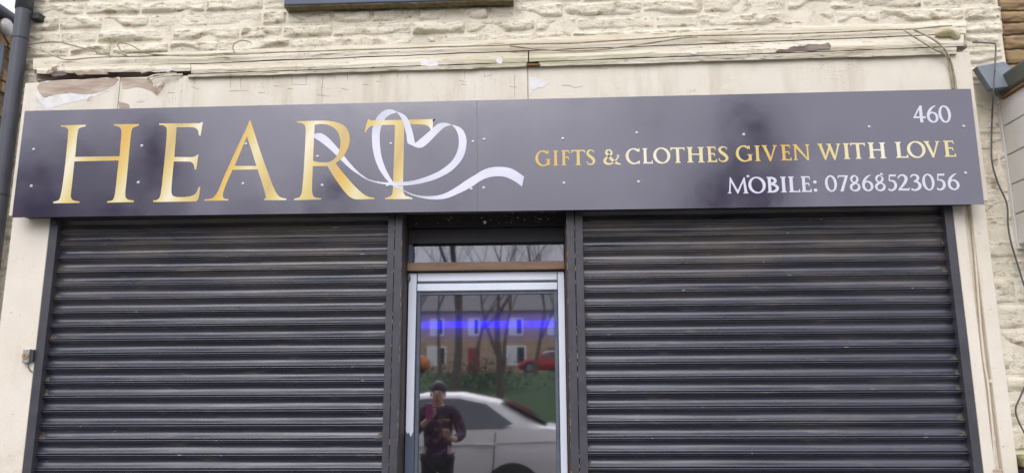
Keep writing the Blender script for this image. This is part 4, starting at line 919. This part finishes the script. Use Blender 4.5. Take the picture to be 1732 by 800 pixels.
# ------------------------------------------------------------------ across the road (seen mirrored in the door glass and sign)
YM = YD+.03
def mir(px_, py_, total):
    """a point seen in the door glass at a total path depth -> its real place in the street"""
    q = at(px_, py_, CAM.y+total); return Vector((q.x, 2*YM-q.y, q.z))
def car(name, cx, cy, z0, rear, length, height, m, label, cat='car'):
    """rear=+1: tail towards +x"""
    r = empty(name, (cx, cy, z0), label, cat); W_ = .9; l = length/2
    def X(u): return cx + rear*u*l          # u -1 nose .. +1 tail
    st = [(-1, .35, .60, .60, .55), (-.93, .22, .72, .72, .72), (-.75, .20, .86, .86, .84), (-.42, .20, .95, .96, .88), (-.16, .20, .97, 1.36, .9), (.05, .20, .99, 1.46, .9), (.28, .20, 1.0, 1.46, .9), (.5, .20, 1.01, 1.37, .9), (.68, .20, 1.02, 1.18, .89), (.80, .20, 1.03, 1.06, .88), (.93, .24, 1.0, 1.02, .82), (1, .36, .86, .86, .70)]
    hs = height/1.46; rings = []
    for u, zb_, zbelt, zroof, hw in st:
        tr_ = .70 if zroof > zbelt+.1 else .82
        prof = [(hw*.90, zb_), (hw*.99, zb_+.14), (hw, (zb_+zbelt)/2+.05), (hw*.955, zbelt), (hw*(tr_+.04), zroof-.06 if zroof > zbelt+.1 else zroof-.005), (hw*tr_*.85, zroof), (0, zroof+.015)]
        pts = [(X(u), cy+p[0], z0+p[1]*hs) for p in prof] + [(X(u), cy-p[0], z0+p[1]*hs) for p in reversed(prof[:-1])]
        rings.append(pts)
    MB().loft(rings).build('body', m, r, smooth=True, fix=True)
    for sgn in (-1, 1):
        win = [(-.30, 1.0), (-.12, 1.33), (.08, 1.40), (.27, 1.40), (.44, 1.33), (.60, 1.10), (.52, 1.05), (.2, 1.03)]
        vs = []
        for u, zz in win:
            yy = .9*(.955-(.955-.74)*(min(zz, 1.4)-1.0)/.42) + .012
            vs.append((X(u), cy+sgn*yy, z0+zz*hs))
        g_ = MB().add(vs, [tuple(range(len(vs)))]).build('side_window', M['carglass'], r); g_.modifiers.new('t', 'SOLIDIFY').thickness = .008
        MB().tube([(X(.17), cy+sgn*.89, z0+1.02*hs), (X(.13), cy+sgn*.79, z0+1.42*hs)], .018, 6).build('pillar', M['blackplastic'], r)
        hnd = MB().tube([(X(.38), cy+sgn*.915, z0+.86*hs), (X(.46), cy+sgn*.925, z0+.865*hs), (X(.5), cy+sgn*.912, z0+.86*hs)], .016, 6).build('door_handle', m, r)
        for u in (-.02, .50):
            MB().tube([(X(u), cy+sgn*.898, z0+1.0*hs), (X(u-.01), cy+sgn*.903, z0+.66*hs), (X(u-.03), cy+sgn*.897, z0+.36*hs)], .006, 5).build('door_seam', M['blackplastic'], r)
        MB().tube([(X(-.7), cy+sgn*.892, z0+.80*hs), (X(0), cy+sgn*.902, z0+.84*hs), (X(.9), cy+sgn*.86, z0+.90*hs)], .010, 5).build('body_crease', m, r)
        for u in (-.62, .60):
            c = (X(u), cy+sgn*.80, z0+.33)
            MB().tube([(c[0], cy+sgn*.70, c[2]), (c[0], cy+sgn*.915, c[2])], .395, 28).build('wheel_arch', M['blackplastic'], r)
            wh = MB().tube([(c[0], cy+sgn*.72, c[2]), (c[0], cy+sgn*.90, c[2]), (c[0], cy+sgn*.925, c[2])], [.335, .335, .31], 28).build('wheel', M['tyre'], r, smooth=False)
            MB().tube([(c[0], cy+sgn*.80, c[2]), (c[0], cy+sgn*.932, c[2])], .225, 20).build('rim', M['rim'], wh)
        MB().box(min(X(.93), X(1))-.01, cy+sgn*.62-.12, z0+.74*hs, max(X(.93), X(1))+.01, cy+sgn*.62+.12, z0+.86*hs).build('tail_light', M['taillight'], r, bevel=.03)
        MB().box(X(-.93)-.06, cy+sgn*.60-.12, z0+.60*hs, X(-.90)+.06, cy+sgn*.60+.1, z0+.68*hs).build('headlight', M['upvc'], r, bevel=.03)
    rv = []
    for u, zz, hw in ((.52, 1.375, .60), (.79, 1.085, .66)):
        rv += [(X(u)+rear*.02, cy-hw, z0+zz*hs+.012), (X(u)+rear*.02, cy+hw, z0+zz*hs+.012)]
    MB().add(rv, [(0, 1, 3, 2)]).build('rear_window', M['rearglass'], r).modifiers.new('t', 'SOLIDIFY').thickness = .008
    wv = []
    for u, zz, hw in ((-.17, 1.33, .60), (-.41, .985, .68)):
        wv += [(X(u)-rear*.03, cy-hw, z0+zz*hs+.02), (X(u)-rear*.03, cy+hw, z0+zz*hs+.02)]
    MB().add(wv, [(0, 1, 3, 2)]).build('windscreen', M['carglass'], r).modifiers.new('t', 'SOLIDIFY').thickness = .008
    return r
wheel = mir(868, 812, 10.6)
car('parked_car', wheel.x - .60*2.3, -7.3, -.1, 1, 4.6, 1.62, M['carwhite'], 'pearl white saloon car parked at the kerb, mirrored in the door glass')
for (px_, m, lab) in ((928, 'carred', 'red car parked in front of the stone terrace, mirrored in the glass'), (672, 'carorange', 'orange van like car parked before the terrace at the left')):
    q = mir(px_, 640, 50); car('parked_car', q.x, -46.5, ground_z(-46.5), random.choice((-1, 1)), 3.9, 1.4 if m != 'carorange' else 2.0, M[m], lab)

def house(cx, y, z0, wid, k, label):
    r = empty('terraced_house', (cx, y, z0), label, 'house', 'stone terraced houses across the green'); hw = wid/2; H_ = 5.0
    MB().box(cx-hw+.004, y-7, z0-1, cx+hw-.004, y, z0+H_).build('wall', M['housestone'], r)
    MB().add([(cx-hw, y+.35, z0+H_-.1), (cx+hw, y+.35, z0+H_-.1), (cx+hw, y-3.5, z0+H_+2.7), (cx-hw, y-3.5, z0+H_+2.7), (cx+hw, y-7.3, z0+H_-.1), (cx-hw, y-7.3, z0+H_-.1)], [(0, 1, 2, 3), (3, 2, 4, 5), (0, 3, 5), (1, 4, 2), (0, 5, 4, 1)]).build('roof', M['slate'], r)
    ch = MB().box(cx+hw-.9, y-4, z0+H_+2, cx+hw-.1, y-3.1, z0+H_+3.7).build('chimney', M['sand'], r)
    for q in (.3, .6): MB().tube([(cx+hw-.9+q, y-3.5, z0+H_+3.7), (cx+hw-.9+q, y-3.5, z0+H_+4.1)], .11, 8).build('chimney_pot', M['rust'], ch)
    for wx, wz, ww_, wh_ in ((-1.5, 3.0, 1.1, 1.35), (1.4, 3.0, .9, 1.35), (-1.5, .7, 1.5, 1.5)):
        f = MB().box(cx+wx-ww_/2, y-.02, z0+wz, cx+wx+ww_/2, y+.05, z0+wz+wh_).build('window', M['upvc'], r)
        MB().box(cx+wx-ww_/2+.12, y+.03, z0+wz+.12, cx+wx-.04, y+.06, z0+wz+wh_-.12).build('pane', M['blind'], f)
        MB().box(cx+wx+.04, y+.03, z0+wz+.12, cx+wx+ww_/2-.12, y+.06, z0+wz+wh_-.12).build('pane', M['darkglass'], f)
    MB().box(cx+.95, y-.02, z0, cx+1.85, y+.05, z0+2.05).build('door', M['doorpaint'] if k % 2 else M['frame'], r)
for k in range(-5, 6):
    nm_ = ['fifth to the left of', 'fourth to the left of', 'third to the left of', 'second to the left of', 'just left of', 'straight across from', 'just right of', 'second to the right of', 'third to the right of', 'fourth to the right of', 'fifth to the right of'][k+5]
    house(k*6.2-1.0, -56, 2.55, 6.2, k, 'brown stone terraced house with %s front door, %s the shop door' % ('red' if k % 2 else 'dark', nm_))

def tree(bx, by, hgt, rad, seed, label, lean=0, fork=.25):
    rnd = random.Random(seed); z0 = ground_z(by)-.1; t = empty('bare_tree', (bx, by, z0), label, 'tree', 'bare winter trees across the road')
    trunk = MB(); crown = MB()
    def grow(p, d, ln, r, depth):
        n = 4; pts = [p]; rr = [r]; q = p.copy(); dd = d.copy()
        for i in range(n):
            dd = (dd + Vector((rnd.uniform(-1, 1), rnd.uniform(-1, 1), rnd.uniform(-.4, .8)))*.13).normalized(); q = q+dd*ln/n; pts.append(q.copy()); rr.append(r*(1-.38*(i+1)/n))
        (trunk if depth == 0 else crown).tube(pts, rr, 7 if depth < 2 else (5 if depth < 4 else 3), False)
        if depth >= 7: return
        for k in range(3 if depth < 2 else rnd.choice((2, 2, 3))):
            a = rnd.uniform(0, 6.28); sp = rnd.uniform(.35, .75)
            side = Vector((math.cos(a), math.sin(a), 0)); nd = (dd + side*sp + Vector((0, 0, .12))).normalized()
            i = n if k < 2 else rnd.randint(2, n); grow(pts[i], nd, ln*rnd.uniform(.62, .82), rr[i]*rnd.uniform(.58, .75), depth+1)
    grow(Vector((bx, by, z0)), Vector((lean, 0, 1)).normalized(), hgt*fork, rad, 0)
    trunk.build('trunk', M['bark'], t, smooth=True); crown.build('crown', M['bark'], t, smooth=True)
def mtree(px_, total, hgt, rad, seed, label, **k):
    q = mir(px_, 640, total); tree(q.x, q.y, hgt, rad, seed, label, **k)
mtree(846, 30, 13, .16, 11, 'bare forked tree mirrored in the middle of the door glass')
mtree(768, 27, 14, .17, 5, 'bare thick trunked tree mirrored behind the person in the door glass', fork=.3)
mtree(640, 33, 13, .26, 8, 'bare tree across the road left of the two mirrored in the door')
mtree(300, 34, 13, .3, 21, 'bare tree across the road opposite the letters of the sign')
mtree(60, 30, 13, .3, 33, 'bare tree across the road opposite the left end of the sign')
mtree(1270, 30, 15, .32, 42, 'tall bare tree across the road opposite the gold small text')
mtree(1500, 36, 14, .3, 50, 'bare tree across the road opposite the house number')
mtree(980, 38, 13, .26, 61, 'slim bare tree across the road right of the doorway')
for k, (px_, tt, hh, sd_, lb) in enumerate(((690, 44, 12, 101, 'bare tree in the far row, first behind the terrace gap left of the door'), (745, 46, 13, 102, 'bare tree in the far row mirrored at the left of the transom window'), (800, 43, 12, 103, 'bare tree in the far row mirrored left of the transom middle'), (850, 47, 13, 104, 'bare tree in the far row mirrored in the transom middle'), (905, 44, 12.5, 105, 'bare tree in the far row mirrored right of the transom middle'), (960, 46, 13, 106, 'bare tree in the far row mirrored at the right of the transom window'))):
    mtree(px_, tt, hh, .13, sd_, lb, fork=.3)
mtree(-350, 36, 14, .3, 71, 'bare tree far along the road to the left')
mtree(1900, 34, 14, .3, 77, 'bare tree far along the road to the right')
def leafy(px_, total, top, spread, seed, label, n=5200, base=.25):
    """ivy-clad / evergreen tree: leaf-sized faces spread through uneven lobes round a limbed trunk"""
    q = mir(px_, 640, total); rnd = random.Random(seed); z0 = ground_z(q.y)-.1 if q.y < -13.2 else 0
    t = empty('evergreen_tree', (q.x, q.y, z0), label, 'tree', 'dark evergreen trees across the road')
    tk = MB(); tk.tube([(q.x, q.y, z0), (q.x+.1, q.y, z0+top*.4), (q.x, q.y+.1, z0+top*.85)], [.22, .15, .05], 7)
    lobes = []
    for i in range(16):
        f = rnd.uniform(base, 1); wd = spread*math.sin(math.pi*min(1, (f*.85+.12)))**.7
        a = rnd.uniform(0, 6.28); c = Vector((q.x+math.cos(a)*wd*rnd.uniform(.2, .75), q.y+math.sin(a)*wd*rnd.uniform(.2, .75), z0+top*f)); lobes.append((c, rnd.uniform(.28, .5)*spread))
        tk.tube([(q.x, q.y, z0+top*f*.75), tuple(c)], [.06, .02], 5)
    tk.build('trunk', M['bark'], t, smooth=True); mb = MB()
    for i in range(n):
        c, r_ = rnd.choice(lobes); d = Vector((rnd.gauss(0, 1), rnd.gauss(0, 1), rnd.gauss(0, 1))).normalized()*r_*rnd.uniform(.35, 1)**.6; d.z *= .8
        p = c+d; s_ = .16
        a = Vector((rnd.uniform(-1, 1), rnd.uniform(-1, 1), rnd.uniform(-1, 1)))*s_; b = Vector((rnd.uniform(-1, 1), rnd.uniform(-1, 1), rnd.uniform(-1, 1)))*s_
        mb.add([p-a, p+b, p+a, p-b], [(0, 1, 2, 3)])
    mb.build('crown', M['hedge'], t)
leafy(85, 24, 8.6, 2.6, 1, 'dark evergreen tree opposite the left end of the sign')
leafy(235, 25, 9.8, 1.7, 2, 'taller dark evergreen tree opposite the first letters of the sign')
leafy(-60, 25, 8.4, 2.6, 3, 'low dark evergreen tree furthest left across the road')
leafy(400, 27, 7.6, 2.0, 4, 'small dark evergreen tree right of the taller one')
leafy(1275, 25, 10.2, 1.7, 5, 'tall narrow dark evergreen tree opposite the gold small text')
leafy(1215, 27, 8.6, 1.3, 6, 'slender dark evergreen tree beside the tall narrow one')
leafy(560, 30, 8.4, 2.0, 7, 'dark evergreen tree left of the bare trees mirrored in the door')
q = mir(800, 650, 34)
mb = MB(); rnd = random.Random(4)
for i in range(2600):
    c = Vector((q.x+rnd.gauss(0, 1.3), q.y+rnd.gauss(0, .5), ground_z(q.y)+abs(rnd.gauss(.5, .4)))); a = Vector((rnd.uniform(-1, 1), rnd.uniform(-1, 1), rnd.uniform(-1, 1)))*.09; b = Vector((rnd.uniform(-1, 1), rnd.uniform(-1, 1), rnd.uniform(-1, 1)))*.09
    mb.add([c, c+a, c+b], [(0, 1, 2)])
hg = mb.build('shrub', M['hedge']); tag(hg, 'dark evergreen shrub on the grass bank across the road', 'shrub')
# street lamp mirrored in the sign
q = at(1102, 190, CAM.y+2*(YS-CAM.y)+8.2); lx = q.x
lp = empty('street_lamp', (lx, -12.2, 0), 'grey street lamp post standing on the far pavement', 'street lamp')
ltop = 1.6+(q.z-1.6)*1.0
MB().tube([(lx, -12.2, 0), (lx, -12.2, 1.2), (lx, -12.2, ltop)], [.09, .06, .045], 10).build('post', M['lamppost'], lp, smooth=True)
MB().blob((lx, -12.1, ltop+.08), .30, .42, .20).build('lamp_head', M['lamppost'], lp, smooth=True)

# ------------------------------------------------------------------ the photographer
pp = mir(740, 700, 8.65); ex, ey = pp.x, -4.60
def skinmesh(name, m, V, E, parent, lev=2, root=0):
    me = bpy.data.meshes.new(name); o0 = parent.location if parent else Vector((0, 0, 0))
    me.from_pydata([tuple(Vector(v[:3])-o0) for v in V], E, []); o = bpy.data.objects.new(name, me); COL.objects.link(o); o.parent = parent
    me.materials.append(m); md = o.modifiers.new('skin', 'SKIN'); md.use_smooth_shade = True
    for i, v in enumerate(V):
        sv_ = me.skin_vertices[0].data[i]; rr = v[3]; sv_.radius = rr if isinstance(rr, tuple) else (rr, rr); sv_.use_root = i == root
    sb_ = o.modifiers.new('sub', 'SUBSURF'); sb_.levels = lev; sb_.render_levels = lev
    return o
pr = empty('person', (ex, ey, 0), 'dark haired person in plum jacket holding up a phone, mirrored in the door glass', 'person')
def T(x, y, z_): return (ex+x, ey+y, z_*.968)
hL, hR = (-.02, .40, 1.34), (.16, .36, 1.12)
V = [(*T(0,0,.95),(.15,.11)), (*T(0,0,1.12),(.14,.10)), (*T(0,.01,1.30),(.17,.115)), (*T(0,0,1.40),(.10,.085)), (*T(0,.02,1.46),(.052,.055)), (*T(0,.035,1.545),(.072,.088)), (*T(0,.03,1.63),(.068,.085)),
     (*T(-.19,0,1.37),.058), (*T(-.27,.07,1.13),.043), (*T(-.10,.30,1.27),.032), (*T(*hL),.026),
     (*T(.19,0,1.37),.058), (*T(.28,.05,1.12),.043), (*T(.20,.28,1.09),.032), (*T(*hR),.026),
     (*T(-.09,0,.86),.09), (*T(-.10,.02,.48),.06), (*T(-.10,-.02,.10),.042), (*T(-.10,.10,.04),.035),
     (*T(.09,0,.86),.09), (*T(.10,.02,.48),.06), (*T(.10,-.02,.10),.042), (*T(.10,.10,.04),.035)]
E_ = [(0,1),(1,2),(2,3),(3,4),(4,5),(5,6),(3,7),(7,8),(8,9),(9,10),(3,11),(11,12),(12,13),(13,14),(0,15),(15,16),(16,17),(17,18),(0,19),(19,20),(20,21),(21,22)]
def hand(hx_, side):
    base = 10 if side < 0 else 14
    for k in range(4):
        o_ = Vector((hx_[0]+side*(-.03+.018*k), hx_[1]+.03, hx_[2]+.045)); i = len(V)
        V.append((*T(o_.x, o_.y, o_.z), .0095)); V.append((*T(o_.x-side*.012, o_.y+.022, o_.z+.03-.004*abs(k-1.5)), .0085)); V.append((*T(o_.x-side*.026, o_.y+.012, o_.z+.048), .0075))
        E_.append((base, i)); E_.append((i, i+1)); E_.append((i+1, i+2))
    i = len(V); V.append((*T(hx_[0]-side*.04, hx_[1]+.005, hx_[2]+.02), .011)); V.append((*T(hx_[0]-side*.055, hx_[1]+.012, hx_[2]+.055), .009)); E_.append((base, i)); E_.append((i, i+1))
hand(hL, -1); hand(hR, 1)
bd = skinmesh('body', M['skin'], V, E_, pr)
MB().add([T(-.014, .118, 1.545), T(.014, .118, 1.545), T(0, .145, 1.55), T(0, .12, 1.60)], [(0, 1, 2), (0, 2, 3), (2, 1, 3)]).build('nose', M['skin'], bd, smooth=True)
for s_ in (-1, 1):
    MB().blob(T(s_*.032, .108, 1.60), .013, .010, .008).build('eye', M['hair'], bd, smooth=True)
    MB().blob(T(s_*.078, .03, 1.575), .012, .022, .035).build('ear', M['skin'], bd, smooth=True)
MB().blob(T(0, .118, 1.502), .026, .010, .008).build('mouth', M['doorpaint'], bd, smooth=True)
MB().blob(T(0, -.022, 1.642), .086, .098, .086, 14, 8).build('hair', M['hair'], pr, smooth=True)
JV = [(*T(0,0,.70),(.175,.14)), (*T(0,0,1.10),(.165,.122)), (*T(0,.01,1.30),(.195,.135)), (*T(0,0,1.40),(.12,.10)), (*T(-.19,0,1.37),.075), (*T(-.27,.07,1.13),.062), (*T(-.12,.28,1.26),.046), (*T(.19,0,1.37),.075), (*T(.28,.05,1.12),.062), (*T(.21,.25,1.09),.046)]
skinmesh('jacket', M['jacket'], JV, [(0,1),(1,2),(2,3),(3,4),(4,5),(5,6),(3,7),(7,8),(8,9)], pr)
TV = [(*T(0,0,.93),(.155,.118)), (*T(-.09,0,.84),.105), (*T(-.10,.02,.48),.078), (*T(-.10,-.02,.10),.065), (*T(.09,0,.84),.105), (*T(.10,.02,.48),.078), (*T(.10,-.02,.10),.065)]
skinmesh('trousers', M['trousers'], TV, [(0,1),(1,2),(2,3),(0,4),(4,5),(5,6)], pr)
for s_ in (-1, 1): MB().blob(T(s_*.10, .05, .045), .05, .14, .05, 12, 6).build('shoe', M['shoe'], pr, smooth=True)
c = T(-.03, .455, 1.40); ph = MB().box(c[0]-.038, c[1]-.004, c[2]-.08, c[0]+.038, c[1]+.005, c[2]+.08).build('phone', M['phone'], bevel=.004); tag(ph, 'phone in a pink case held up by the photographer', 'phone')
